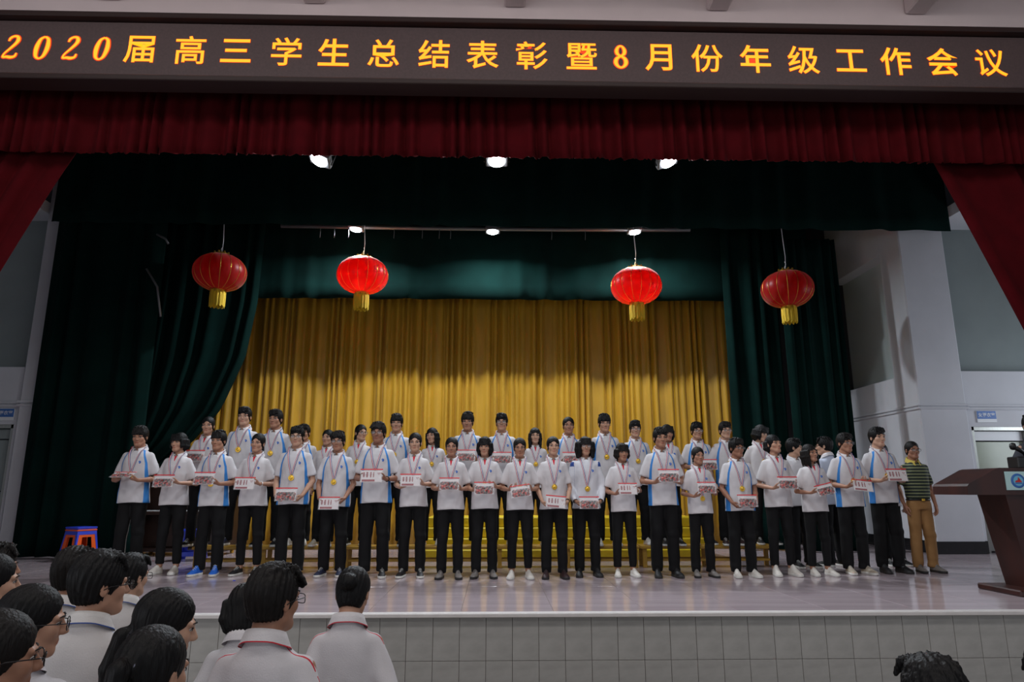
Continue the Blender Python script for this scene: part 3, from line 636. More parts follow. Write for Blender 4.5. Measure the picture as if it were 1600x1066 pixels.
# small litter on the stage floor
tag(MB().bbox((0, 0, 0.003), (0.03, 0.02, 0.006), 0.002).build('plastic_scrap', M['blueplastic'], None, on_floor(366, 908)), 'tiny bright blue plastic scrap lying on the stage floor at left', 'scrap')
tag(MB().prism([(-.03, 0), (.02, 0), (.034, .004), (-.01, .012)], -0.02, 0.02).build('paper_scrap', M['signwhite'], None, on_floor(380, 925)), 'small white paper scrap on the stage floor at left', 'scrap')
# ------------------------------------------------------------------ people
SH = Vector((0.148, 0.015, 1.350))
HC = np.array((0, 0.0, 1.582))      # head centre
def ik(S, Wp, up, lo, pole):
    d = Wp - S; L = min(d.length, up + lo - 1e-3); n = d.normalized()
    a = (up * up - lo * lo + L * L) / (2 * L); h = math.sqrt(max(0, up * up - a * a))
    p = (pole - n * pole.dot(n)).normalized()
    return S + n * a + p * h
POSES = {   # wrist, finger direction, palm normal (right-hand side x<0 is mirrored), curl, pole
    'chest': dict(w=(0.142, -0.215, 1.062), d=(-0.80, -0.50, 0.22), n=(-0.30, 0.0, 0.95), curl=(28, 30, 20), pole=(0.40, 0.60, -0.6), thumb=(0.1, -0.75, 0.6)),
    'low': dict(w=(0.152, -0.165, 0.905), d=(-0.50, -0.50, -0.62), n=(-0.55, 0.1, 0.55), curl=(30, 32, 22), pole=(0.45, 0.9, 0.0), thumb=(-0.3, -0.8, -0.1)),
    'down': dict(w=(0.212, -0.02, 0.860), d=(-0.02, -0.14, -0.98), n=(-0.96, 0.1, 0.0), curl=(16, 22, 18), pole=(0.5, 0.9, 0.0), thumb=(-0.15, -0.75, -0.65)),
}
def arm_geo(pose, sx, dz=0.0, sh=1.0):
    p = POSES[pose]; mir = lambda v: Vector((v[0] * sx, v[1], v[2]))
    S = Vector((SH.x * sx * sh, SH.y, SH.z)); Wp = mir(p['w']) + Vector((0, 0, dz)); pole = mir(p['pole'])
    E = ik(S, Wp, 0.285, 0.262, pole)
    return S, E, Wp, mir(p['d']).normalized(), mir(p['n']), p
def add_hand(f, Wp, d, n, p, sx, sc=1.0):
    n = (n - d * n.dot(d)).normalized(); t = n.cross(d) * (1 if sx > 0 else -1)
    th = Vector((p['thumb'][0] * sx, p['thumb'][1], p['thumb'][2])).normalized()
    if t.dot(th) < 0: t = -t
    for i, (off, ln) in enumerate(((0.030, 0.92), (0.0105, 1.0), (-0.0105, 0.95), (-0.029, 0.76))):
        k0 = Wp + d * 0.012 + t * off * 0.45; k1 = Wp + d * (0.082 - 0.006 * abs(i - 1)) * sc + t * off * sc
        f.cap(k0, k1, 0.0145 * sc, 0.0105 * sc, k=0.012)
        q = k1; ang = 0.0
        for L, c_, r0, r1 in ((0.040, p['curl'][0], 0.0088, 0.0082), (0.025, p['curl'][1], 0.0080, 0.0074), (0.020, p['curl'][2], 0.0072, 0.0056)):
            ang += R(c_ + 3 * i); v = d * math.cos(ang) + n * math.sin(ang) + t * (off * 1.6)
            q2 = q + v.normalized() * (L * ln * sc); f.cap(q, q2, r0 * sc, r1 * sc, k=0.003); q = q2
    b0 = Wp + d * 0.020 + t * 0.018; b1 = b0 + (t * 0.55 + d * 0.6 + n * 0.35).normalized() * 0.042
    b2 = b1 + (th * 0.8 + d * 0.5).normalized() * 0.032; b3 = b2 + (th * 0.55 + d * 0.85).normalized() * 0.026
    f.cap(b0, b1, 0.0145, 0.0115, k=0.010); f.cap(b1, b2, 0.0105, 0.0088, k=0.003); f.cap(b2, b3, 0.0088, 0.0064, k=0.002)
def build_body(sex, pose, asym):
    fem = sex == 'f'; sh = 0.92 if fem else 1.0
    hz = {'chest': (-0.36, -0.14, 0.98, 1.22), 'low': (-0.34, -0.1, 0.74, 0.97), 'down': (-0.13, 0.06, 0.66, 0.90)}[pose]
    xz = [(-0.085, 0.085, 0.0048), (-0.2, 0.2, 0.0052)] if pose != 'down' else [(-0.085, 0.085, 0.0048), (0.165, 0.265, 0.0048), (-0.265, -0.165, 0.0048)]
    f = Field(axis(-0.33, 0.33, 0.010, xz), axis(-0.40, 0.17, 0.011, [(-0.125, -0.05, 0.0042), (hz[0], hz[1], 0.005)]), axis(0.0, 1.74, 0.013, [(1.44, 1.74, 0.0048), (hz[2], hz[3], 0.005)]))
    # trunk and legs
    tw_ = 0.93 if fem else 1.0
    f.ell((0, 0.015, 1.22), (0.138 * tw_, 0.094, 0.18), 0.03).ell((0, 0.01, 1.06), (0.125 * tw_, 0.088, 0.16), 0.04).ell((0, 0.015, 0.93), (0.120, 0.082, 0.10), 0.04)
    f.cap((0, 0.03, 1.38), (SH.x * sh * 0.9, 0.015, 1.345), 0.040, 0.036, 0.02).cap((0, 0.03, 1.38), (-SH.x * sh * 0.9, 0.015, 1.345), 0.040, 0.036, 0.02)
    for sx in (-1, 1):
        f.cap((0.074 * sx, 0.015, 0.88), (0.093 * sx, 0.002, 0.48), 0.064, 0.046, 0.02).cap((0.095 * sx, 0.0, 0.48), (0.10 * sx, 0.025, 0.10), 0.052, 0.034, 0.02)
        f.cap((0.10 * sx, 0.025, 0.10), (0.106 * sx, -0.06, 0.042), 0.032, 0.016, 0.01)
        S, E, Wp, d, n, p = arm_geo(pose, sx, asym * sx, sh); g = 0.88 if fem else 1.0
        f.cap(S, S.lerp(E, 0.5), 0.040 * g, 0.038 * g, 0.02).cap(S.lerp(E, 0.5), E, 0.038 * g, 0.031 * g, 0.01).cap(E, E.lerp(Wp, 0.35), 0.032 * g, 0.0325 * g, 0.01).cap(E.lerp(Wp, 0.35), Wp, 0.0325 * g, 0.0215 * g, 0.012)
        add_hand(f, Wp, d, n, p, sx, 0.92 if fem else 1.0)
    # neck and head
    nr = 0.047 if fem else 0.053; x, y, z = HC
    f.cap((0, 0.022, z - 0.06), (0, 0.032, 1.40), nr, nr + 0.008, 0.02)
    f.ell((0, 0.012, z + 0.034), (0.072, 0.093, 0.084), 0.02).ell((0, -0.020, z - 0.034), (0.056 if not fem else 0.053, 0.067, 0.078), 0.025)
    f.cap((0.010, -0.060, z - 0.090), (-0.010, -0.060, z - 0.090), 0.021 if not fem else 0.018, None, 0.022)
    for sx in (-1, 1):
        f.cap((0.047 * sx, -0.006, z - 0.058), (0.016 * sx, -0.060, z - 0.090), 0.017, 0.0165, 0.022)
        f.ell((0.037 * sx, -0.054, z - 0.020), (0.024, 0.025, 0.026), 0.02)
        f.cap((0.016 * sx, -0.082, z + 0.020), (0.048 * sx, -0.070, z + 0.022), 0.0105, 0.009, 0.014)
        f.ell((0.032 * sx, -0.094, z + 0.003), (0.019, 0.012, 0.0095), 0.012, 's')
        f.ell((0.0755 * sx, 0.014, z - 0.006), (0.0085, 0.016, 0.028), 0.005).ell((0.084 * sx, 0.009, z - 0.004), (0.006, 0.008, 0.014), 0.004, 's')
        f.cap((0.009 * sx, -0.094, z - 0.030), (0.010 * sx, -0.090, z - 0.029), 0.0085, None, 0.005)
    f.cap((0, -0.086, z + 0.008), (0, -0.104, z - 0.026), 0.0075, 0.0105, 0.010)
    f.cap((-0.0165, -0.0815, z - 0.0555), (0.0165, -0.0815, z - 0.0555), 0.0052, None, 0.005).cap((0, -0.0850, z - 0.055), (0.0001, -0.0850, z - 0.055), 0.0052, None, 0.006)
    f.cap((-0.0125, -0.0815, z - 0.0655), (0.0125, -0.0815, z - 0.0655), 0.0056, None, 0.006)
    P, F = f.mesh(); P = relax(P, F, 1, 0.35)
    lip = np.sqrt(np.maximum(np.abs(P[:, 0]) - 0.013, 0) ** 2 + (P[:, 1] + 0.0875) ** 2 * 0.6 + ((P[:, 2] - (z - 0.0605)) * 1.0) ** 2) / 0.0082
    return P, F, lip
def noise_f(seed, n, lo, hi, zs=1.0):
    rg = np.random.RandomState(seed); K_ = rg.uniform(lo, hi, (n, 3)) * rg.choice((-1, 1), (n, 3)); K_[:, 2] *= zs; ph = rg.uniform(0, 6.28, n)
    return lambda X, Y, Z: sum(np.sin(K_[i, 0] * X + K_[i, 1] * Y + K_[i, 2] * Z + ph[i]) for i in range(n)) / n
def build_shirt(sex, pose, asym, long=False, tucked=False):
    fem = sex == 'f'; sh = 0.92 if fem else 1.0; hem = (0.80 if not fem else 0.815) if not tucked else 0.935
    k = 0.90 if fem else 0.97
    f = Field(axis(-0.40, 0.40, 0.011, []), axis(-0.36, 0.20, 0.011, []), axis(hem - 0.03, 1.5, 0.011, []))
    zz = [hem - 0.03, hem, 0.95, 1.08, 1.20, 1.28, 1.34, 1.375, 1.40, 1.425, 1.45, 1.48]
    aa = [0.184, 0.184, 0.176, 0.170, 0.168, 0.165, 0.156, 0.140, 0.112, 0.086, 0.072, 0.066]; bb = [0.128, 0.127, 0.122, 0.119, 0.122, 0.122, 0.115, 0.104, 0.092, 0.080, 0.072, 0.066]
    if tucked: zz = [0.90, 0.935, 0.97] + zz[3:]; aa[:4] = [0.146, 0.148, 0.160, 0.170]; bb[:4] = [0.103, 0.105, 0.114, 0.12]
    if fem: aa[1] = aa[0] = 0.184; aa[3] = 0.171; bb[4] = 0.126; bb[5] = 0.124
    f.prof(zz, [a * (k if i > 2 else (1 + k) / 2) for i, a in enumerate(aa)], bb, [0.008] * 4 + [0.006, 0.008, 0.014, 0.02, 0.024, 0.027, 0.028, 0.028], 0.01, 2.25)
    ends = []
    for sx in (-1, 1):
        S, E, Wp, d, n, p = arm_geo(pose, sx, asym * sx, sh); g = 0.92 if fem else 1.0
        En = S.lerp(E, 0.80); dr = (E - S).normalized()
        if long:
            f.cap(S, E, 0.064 * g, 0.058, 0.03).cap(E, Wp - d * 0.01, 0.056, 0.045, 0.02); ends.append((Wp, (Wp - E).normalized(), 0.08)); 
            continue
        S2 = S + Vector((-0.012 * sx, 0, -0.004)); ra, rb = 0.054 * g, 0.064 * g; a_, b_, dd = np.array(S2), np.array(En + dr * 0.06), np.array(dr); en = np.array(En); ba = b_ - a_; q_ = ba @ ba
        def fn(X, Y, Z, a_=a_, ba=ba, q_=q_, en=en, dd=dd, ra=ra, rb=rb):
            x_, y_, z_ = X - a_[0], Y - a_[1], Z - a_[2]; h = np.clip((x_ * ba[0] + y_ * ba[1] + z_ * ba[2]) / q_, 0, 1)
            c = np.sqrt((x_ - ba[0] * h) ** 2 + (y_ - ba[1] * h) ** 2 + (z_ - ba[2] * h) ** 2) - (ra + (rb - ra) * h)
            return np.maximum(c, (X - en[0]) * dd[0] + (Y - en[1]) * dd[1] + (Z - en[2]) * dd[2])
        f.put(fn, np.minimum(a_, b_) - 0.09, np.maximum(a_, b_) + 0.09, 0.028); ends.append((En, dr, 0.10))
    n1 = noise_f(5 + len(pose), 7, 10, 34, 0.45); n2 = noise_f(9, 6, 25, 60, 0.7)
    n3 = noise_f(21 + len(pose), 5, 30, 55, 0.55)
    f.warp(lambda X, Y, Z: n1(X, Y, Z) * (0.009 + 0.008 * np.clip((1.2 - Z) * 2, 0, 1)) * np.clip((1.42 - Z) * 9, 0.1, 1) + n2(X, Y, Z) * 0.0035 + 0.006 * np.abs(n3(X, Y, Z + 0.8 * np.abs(X))) * np.clip((1.36 - Z) * 6, 0, 1))
    f.cut(lambda X, Y, Z: hem + 0.006 * np.sin(X * 14 + 1) - Z + 0 * Y)
    f.cut(lambda X, Y, Z: (Z - 1.452) * 0.93 - (Y - 0.028) * 0.36 + 0 * X)
    P, F = f.mesh(); P = relax(P, F, 1, 0.4)
    hole = (P[:, 2] < hem + 0.012 + 0.006 * np.sin(P[:, 0] * 14 + 1) - 0.004) & (np.abs((P[:, 0] / 0.18) ** 2 + (P[:, 1] / 0.12) ** 2) < 9)
    hole |= ((P[:, 2] - 1.452) * 0.93 - (P[:, 1] - 0.028) * 0.36) > -0.006
    for c, d, r_ in ends:
        q = P - np.array(c); dist = q @ np.array(d)
        if long: hole |= (dist > -0.002) & (np.linalg.norm(q, axis=1) < r_)
        else: hole |= (dist > -0.006) & (dist < 0.012) & (np.linalg.norm(q - np.outer(dist, np.array(d)), axis=1) < 0.074)
    P, F, _ = drop_faces(P, F, hole)
    hw_ = hem + 0.006 * np.sin(P[:, 0] * 14 + 1); m_ = P[:, 2] < hw_ + 0.013; P[m_, 2] = hw_[m_] + 0.002
    if not long:
        for c, d, r_ in ends:
            d = np.array(d); q = P - np.array(c); dist = q @ d; m_ = (dist > -0.013) & (dist < 0.012) & (np.linalg.norm(q - np.outer(dist, d), axis=1) < 0.078)
            P[m_] -= np.outer(dist[m_], d)
    ax = np.abs(P[:, 0]); z = P[:, 2]
    xs = np.interp(z, [0.80, 1.0, 1.12, 1.20, 1.27, 1.33, 1.38, 1.43], [0.166, 0.158, 0.150, 0.146, 0.137, 0.120, 0.100, 0.074]); wd = np.interp(z, [0.80, 1.1, 1.2, 1.3, 1.42], [0.019, 0.0135, 0.011, 0.010, 0.008])
    stripe = (ax - xs) / wd; stripe = np.where(P[:, 1] < 0.03, stripe, 6.0)
    pipe = np.where((z > 1.12) & (ax > 0.075), P[:, 1] - np.interp(ax, [0.07, 0.165, 0.3], [0.03, 0.03, 0.028]), 0.5)
    pipe = np.where((z < 1.34) & (ax < 0.20), 0.5, pipe)
    red = np.where((P[:, 1] < -0.02) & (z > 1.35), np.abs(P[:, 0]) / np.interp(z, [1.35, 1.45], [0.004, 0.022]), 5.0)
    yoke = np.where(ax > 0.15, (z - 1.36) / 0.03, 9.0)
    return P, F, dict(stripe=stripe, pipe=pipe, placket=red, yoke=yoke, hgt=z)
def build_trousers(sex, cropped):
    fem = sex == 'f'; lo = 0.115 if cropped else 0.058
    f = Field(axis(-0.24, 0.24, 0.013, []), axis(-0.17, 0.19, 0.013, []), axis(lo - 0.02, 1.02, 0.014, []))
    f.prof([0.80, 0.86, 0.95, 1.02], [0.154, 0.150, 0.142, 0.136], [0.106, 0.104, 0.098, 0.092], [0.012] * 4, 0.03)
    for sx in (-1, 1):
        r1, r2, r3 = (0.086, 0.071, 0.064) if not fem else ((0.082, 0.062, 0.048) if cropped else (0.083, 0.066, 0.060))
        f.cap((0.074 * sx, 0.015, 0.86), (0.092 * sx, 0.002, 0.47), r1, r2, 0.02).cap((0.096 * sx, 0.002, 0.47), (0.102 * sx, 0.022, lo - 0.04), r2, r3, 0.02)
    n1 = noise_f(31, 6, 12, 40, 1.0); n2 = noise_f(12, 5, 8, 20, 3.2)
    f.warp(lambda X, Y, Z: 0.006 * n1(X, Y, Z) + 0.007 * n2(X, Y, Z) * (np.exp(-((Z - 0.46) / 0.09) ** 2) + np.exp(-((Z - 0.12) / 0.1) ** 2)))
    f.cut(lambda X, Y, Z: lo - Z + 0 * X + 0 * Y)
    P, F = f.mesh(); P = relax(P, F, 1, 0.4)
    P, F, _ = drop_faces(P, F, P[:, 2] < lo + 0.004)
    side = np.where(P[:, 0] < 0, P[:, 1] - 0.01, 0.5)
    return P, F, dict(side=side)
# --- hair, in head coordinates (origin at the head centre, face towards -y)
def build_hair(style):
    lowest = {'long': -0.30, 'pony': -0.34, 'lowpony': -0.34, 'bob': -0.17, 'bushy': -0.20}.get(style, -0.16)
    f = Field(axis(-0.135, 0.135, 0.0045, []), axis(-0.135, 0.20, 0.0045, []), axis(lowest, 0.165, 0.0048, []))
    boy = style in ('short', 'fringe', 'crop', 'swept')
    vol = {'short': 0.012, 'fringe': 0.016, 'crop': 0.005, 'swept': 0.015}.get(style, 0.008)
    f.ell((0, 0.016, 0.040), (0.077 + vol * 0.6, 0.095 + vol * 0.7, 0.083 + vol * 1.25), 0.01)
    f.ell((0, 0.036, -0.015), (0.066 + vol * 0.3, 0.062 + vol * 0.3, 0.085), 0.03)
    face = lambda c, r: f.ell(c, r, 0.008, 's')
    if boy:
        f.ell((0, -0.02, -0.115), (0.14, 0.2, 0.060), 0.02, 's')
        for sx in (-1, 1): f.ell((0.085 * sx, -0.005, -0.035), (0.026, 0.042, 0.046), 0.006, 's')
        if style == 'fringe':
            for i in range(-4, 5): f.cap((i * 0.012, -0.06, 0.10), (i * 0.0155 + 0.004, -0.092 + abs(i) * 0.004, 0.034 + 0.006 * math.sin(i * 2.1)), 0.015, 0.007, 0.006)
            face((0, -0.115, -0.055), (0.066, 0.07, 0.092))
        elif style == 'short':
            face((0, -0.118, -0.045), (0.066, 0.072, 0.100))
            for i in range(-4, 5): f.cap((i * 0.013, -0.055, 0.105), (i * 0.0155 - 0.004, -0.090 + abs(i) * 0.004, 0.066 + 0.008 * math.sin(i * 1.7)), 0.014, 0.006, 0.006)
        elif style == 'swept':
            face((0, -0.118, -0.042), (0.066, 0.072, 0.100))
            for i in range(-4, 5): f.cap((i * 0.013, -0.05, 0.108), (i * 0.017 + 0.016, -0.090 + abs(i) * 0.004, 0.058 + 0.01 * math.sin(i * 1.3 + 1)), 0.015, 0.007, 0.006)
        else:
            face((0, -0.118, -0.030), (0.064, 0.074, 0.108))
        for i in range(26):
            a = i * 2.4; r_ = 0.062 * math.sqrt((i + 0.5) / 26); px_, py_ = r_ * math.cos(a), 0.016 + r_ * 1.1 * math.sin(a)
            zt = 0.040 + (0.083 + vol * 1.25) * math.sqrt(max(0.05, 1 - (px_ / 0.09) ** 2 - ((py_ - 0.016) / 0.11) ** 2))
            if style != 'crop': f.cap((px_, py_, zt - 0.012), (px_ * 1.15 + 0.01, py_ * 1.1 - 0.020, zt + 0.000), 0.010, 0.005, 0.012)
    else:
        if style in ('pony', 'bun', 'lowpony'):
            face((0, -0.122, -0.030), (0.068, 0.078, 0.108)); f.ell((0, 0.0, -0.13), (0.1, 0.2, 0.062), 0.008, 's')
            for sx in (-1, 1): f.ell((0.085 * sx, 0.002, -0.042), (0.024, 0.036, 0.044), 0.006, 's')
            if style == 'bun': f.ell((0, 0.118, 0.03), (0.042, 0.036, 0.040), 0.012).ell((0.012, 0.13, 0.045), (0.025, 0.02, 0.022), 0.008)
            else:
                z0 = 0.05 if style == 'pony' else -0.02
                f.cap((0, 0.095, z0), (0, 0.128, z0 - 0.02), 0.024, 0.026, 0.012).cap((0, 0.128, z0 - 0.02), (0.008, 0.142, z0 - 0.12), 0.028, 0.027, 0.01).cap((0.008, 0.142, z0 - 0.12), (0.012, 0.135, z0 - 0.24), 0.026, 0.008, 0.01)
        else:
            L = {'bob': -0.085, 'long': -0.215, 'bangs': -0.06, 'bushy': -0.12, 'tuck': -0.05}[style]; th = {'bushy': 0.034, 'bob': 0.022}.get(style, 0.019)
            for sx in (-1, 1):
                for j in range(6):
                    y_ = -0.042 + j * 0.026
                    if style == 'tuck' and j < 3: continue
                    xo = (0.084 + (0.012 if style == 'bushy' else 0)) * math.sqrt(max(0.1, 1 - ((y_ - 0.02) / 0.115) ** 2))
                    f.cap((xo * sx * 0.97, y_, 0.03), (xo * sx * 1.03, y_ + 0.004, -0.04), th, th, 0.012)
                    f.cap((xo * sx * 1.03, y_ + 0.004, -0.04), (xo * sx * (0.93 if style == 'bob' else 1.0), y_ - 0.002, L + 0.012 * math.sin(j * 2)), th, th * 0.6, 0.012)
            f.ell((0, 0.055, (L - 0.02) / 2), (0.078, 0.058, abs(L) * 0.75 + 0.03), 0.02)
            face((0, -0.120, -0.055 if style != 'long' else -0.042), (0.062 if style != 'long' else 0.060, 0.085, 0.098))
            f.ell((0, -0.02, -0.17), (0.05, 0.075, 0.11), 0.01, 's')
            if style in ('bob', 'bangs', 'bushy'):
                for i in range(-5, 6): f.cap((i * 0.010, -0.065, 0.095), (i * 0.0125, -0.093 + abs(i) * 0.0035, 0.022 + 0.003 * math.sin(i * 2.4)), 0.014, 0.007, 0.006)
            if style == 'bangs': f.cap((0, 0.095, 0.0), (0, 0.125, -0.03), 0.022, 0.024, 0.012).cap((0, 0.125, -0.03), (0, 0.125, -0.13), 0.024, 0.008, 0.01)
    rg = np.random.RandomState(len(style)); p1, p2 = rg.uniform(0, 6, 2)
    amp = 0.0013 if style in ('pony', 'bun', 'lowpony') else 0.0022
    f.warp(lambda X, Y, Z: amp * np.sin(np.arctan2(X, Y + 0.02 + 0.3 * Z) * 34 + 14 * Z + p1) + 0.7 * amp * np.sin(np.arctan2(X, Y - 0.02) * 61 + 20 * Z + p2) * (np.abs(X) + np.abs(Y) > 0.03))
    P, F = f.mesh(); P = relax(P, F, 1, 0.25)
    return P, F
CACHE = {}
def cached(key, fn):
    if key not in CACHE: CACHE[key] = fn()
    return CACHE[key]

# materials of the people
def skin_mat(name, c):
    m = attr_mat(name, c, [('lip', 1.0, (c[0] * 0.86, c[1] * 0.62, c[2] * 0.62))], rough=0.5, bump=0.03, bscale=300, spec=0.4, var=0.05)
    b = m.node_tree.nodes['Principled BSDF']; setp(b, Subsurface_Weight=0.0); return m
SKIN = [skin_mat('skin_%d' % i, srgb(*c)) for i, c in enumerate(((182, 138, 114), (168, 122, 98), (192, 150, 126), (154, 108, 86)))]
def hair_mat(name, c, r):
    m = mat(name, c, r, bump=0.35, bscale=90, stretch=(1.0, 1.0, 0.10), spec=0.22, var=0.3, scale=60); return m
HAIR = [hair_mat('black_hair', srgb(15, 14, 15), 0.5), hair_mat('brown_black_hair', srgb(22, 19, 18), 0.52)]
BLUE, RED_, NAVY = srgb(58, 132, 206), srgb(196, 34, 52), srgb(40, 70, 140)
POLO = {'m': attr_mat('striped_polo_cotton', srgb(206, 203, 206), [('stripe', 1.0, BLUE)]),
        'f': attr_mat('plain_polo_cotton', srgb(209, 205, 207), [('placket', 1.0, RED_)]),
        'w': attr_mat('white_polo_cotton', srgb(204, 202, 206), []),
        'red': attr_mat('red_piped_polo', srgb(208, 204, 207), [('pipe', 0.0045, RED_)]),
        'blue': attr_mat('blue_piped_polo', srgb(202, 198, 197), [('pipe', 0.003, srgb(150, 165, 190))]),
        'grey': attr_mat('pale_blue_polo', srgb(188, 196, 214), []),
        'jacket': attr_mat('white_track_jacket', srgb(210, 210, 216), [('yoke', 1.0, NAVY)], rough=0.45),
        'dark': attr_mat('dark_shirt_cotton', srgb(60, 62, 70), [])}
def teacher_mat():
    m = mat('green_striped_polo', srgb(38, 48, 40), 0.8, bump=0.15, bscale=160, var=0.06); n = m.node_tree; b = n.nodes['Principled BSDF']; src = b.inputs['Base Color'].links[0].from_socket
    a = n.nodes.new('ShaderNodeAttribute'); a.attribute_name = 'hgt'
    mo = n.nodes.new('ShaderNodeMath'); mo.operation = 'MODULO'; mo.inputs[1].default_value = 0.042; lt = n.nodes.new('ShaderNodeMath'); lt.operation = 'LESS_THAN'; lt.inputs[1].default_value = 0.0075
    mx = n.nodes.new('ShaderNodeMix'); mx.data_type = 'RGBA'; mx.inputs[7].default_value = c4(srgb(170, 176, 128))
    n.links.new(a.outputs['Fac'], mo.inputs[0]); n.links.new(mo.outputs[0], lt.inputs[0]); n.links.new(lt.outputs[0], mx.inputs[0]); n.links.new(src, mx.inputs[6]); n.links.new(mx.outputs[2], b.inputs['Base Color']); return m
POLO['teacher'] = teacher_mat()
COLLAR = {'white': attr_mat('white_collar', srgb(212, 209, 212), []), 'red': attr_mat('red_piped_collar', srgb(213, 209, 211), [('edge', 0.10, RED_)]), 'blue': attr_mat('blue_piped_collar', srgb(208, 205, 203), [('edge', 0.10, NAVY)]), 'yellow': attr_mat('yellow_collar', srgb(190, 170, 80), []), 'dark': attr_mat('dark_collar', srgb(60, 62, 70), [])}
TROUS = {'black': attr_mat('black_trousers', srgb(13, 13, 15), [], rough=0.85), 'piped': attr_mat('black_trousers_white_piping', srgb(13, 13, 15), [('side', 0.008, srgb(190, 190, 190))], rough=0.85), 'khaki': attr_mat('khaki_trousers', srgb(150, 112, 70), [], rough=0.85)}
def flat(name, *c, r=0.6): return mat(name, srgb(*c), r, var=0.08, scale=30)
SHOE = {'black': flat('black_shoe', 26, 26, 28), 'white': flat('white_shoe', 214, 208, 200), 'grey': flat('grey_shoe', 128, 122, 118), 'blue': flat('blue_canvas', 36, 104, 206), 'navy': flat('navy_shoe', 38, 44, 70), 'beige': flat('beige_shoe', 176, 164, 146), 'maroon': flat('dark_shoe', 52, 30, 32)}
SOLE = {'w': flat('white_sole', 214, 212, 206), 'd': flat('dark_sole', 40, 38, 38)}
EYE = mat('eye_white', srgb(200, 192, 188), 0.25); IRIS = mat('dark_iris', srgb(24, 16, 14), 0.15); BROW = mat('eyebrow_hair', srgb(26, 22, 22), 0.7)
GFRAME = mat('spectacle_frame', srgb(24, 22, 24), 0.3, metal=0.3); LENS = thin_mat('spectacle_lens', (0.8, 0.85, 0.9), 0.86)
EMBL = mat('blue_emblem', srgb(34, 84, 184), 0.5); EMBW = mat('emblem_light', srgb(120, 170, 225), 0.5)
WATCH = mat('black_watch', srgb(20, 20, 22), 0.35); BRACE = mat('white_bracelet', srgb(228, 226, 226), 0.4)
RIB = [mat('ribbon_red', srgb(188, 34, 52), 0.5), mat('ribbon_white', srgb(224, 222, 228), 0.5), mat('ribbon_blue', srgb(36, 36, 118), 0.5)]
GOLDM = mat('medal_gold', srgb(232, 186, 70), 0.28, metal=0.75)
BAG = thin_mat('clear_plastic_bag', (0.85, 0.86, 0.88), 0.84, 0.10); ZIP = mat('red_zip_strip', srgb(216, 26, 36), 0.35); PAPER = mat('white_card', srgb(222, 214, 214), 0.5)
def contents_mat():
    m, n, b = nt('packet_contents'); tc = n.nodes.new('ShaderNodeTexCoord'); v = n.nodes.new('ShaderNodeTexVoronoi'); v.inputs['Scale'].default_value = 62; n.links.new(tc.outputs['Object'], v.inputs[0])
    r = n.nodes.new('ShaderNodeValToRGB'); r.color_ramp.interpolation = 'CONSTANT'; E_ = r.color_ramp.elements; E_[0].color = c4(srgb(44, 34, 32)); E_[1].position = 0.3; E_[1].color = c4(srgb(176, 44, 40))
    for p_, c_ in ((0.48, (150, 130, 120)), (0.62, (92, 52, 44)), (0.76, (198, 90, 80)), (0.88, (60, 54, 52))): e = E_.new(p_); e.color = c4(srgb(*c_))
    sp_ = n.nodes.new('ShaderNodeSeparateColor'); n.links.new(v.outputs['Color'], sp_.inputs[0]); n.links.new(sp_.outputs[0], r.inputs[0]); n.links.new(r.outputs[0], b.inputs['Base Color']); setp(b, Roughness=0.35); return m
CONT = contents_mat(); PRINT = mat('packet_red_print', srgb(150, 44, 52), 0.5)

# shared small meshes
def eye_meshes():
    m = MB(); m.lathe([(0.004, -0.011), (0.009, -0.007), (0.0115, 0), (0.009, 0.007), (0.004, 0.011)], 14); e = m.mesh('eye')
    for v in e.vertices: v.co = (v.co.x * 1.25, v.co.y * 0.72, v.co.z * 0.52)
    i = MB().lathe([(0.0003, 0.0025), (0.003, 0.0022), (0.0052, 0.0)], 14, axis='y').mesh('iris')
    l = MB().tube([(-0.0165, 0.002, -0.002), (-0.010, -0.005, 0.0042), (0, -0.0075, 0.0062), (0.010, -0.0055, 0.0042), (0.0165, 0.002, 0.0005)], [0.0008, 0.0016, 0.0019, 0.0016, 0.0008], 6).mesh('eyelid_line')
    b = MB(); b.tube([(-0.018, 0.0015, -0.003), (-0.008, -0.004, 0.0015), (0.006, -0.005, 0.003), (0.021, 0.006, -0.003)], [0.0028, 0.0036, 0.0032, 0.001], 6); b = b.mesh('eyebrow')
    return e, i, l, b
TIEM = MB().tube([(0.025 * math.cos(a), 0.025 * math.sin(a), 0) for a in [i * math.pi / 9 for i in range(19)]], 0.0075, 8, caps=False).mesh('hair_tie'); TIES = mat('dark_hair_tie', srgb(30, 28, 34), 0.8); TIEG = mat('grey_hair_tie', srgb(120, 122, 140), 0.8)
EYEM, IRISM, LIDM, BROWM = eye_meshes()
def glasses_meshes():
    m = MB(); lens = MB()
    for sx in (-1, 1):
        pts = []
        for k in range(21):
            a = 2 * math.pi * k / 20; c, s = math.cos(a), math.sin(a); e = 0.62
            pts.append((sx * 0.034 + 0.0245 * math.copysign(abs(c) ** e, c), -0.110 + 0.25 * (abs(sx * 0.034 + 0.0245 * c)) ** 2 * 8, -0.001 + 0.0175 * math.copysign(abs(s) ** e, s)))
        m.tube(pts, 0.0018, 6, caps=False); lens.add([(p[0], p[1] + 0.001, p[2]) for p in pts[:-1]], [tuple(range(20))])
        m.tube([(sx * 0.058, -0.104, 0.006), (sx * 0.074, -0.085, 0.007), (sx * 0.081, -0.01, 0.004), (sx * 0.079, 0.03, -0.012)], 0.0018, 6)
    m.tube([(-0.0105, -0.110, 0.003), (0, -0.1125, 0.006), (0.0105, -0.110, 0.003)], 0.0017, 6)
    return m.mesh('glasses'), lens.mesh('lens')
GLM, LENSM = glasses_meshes()
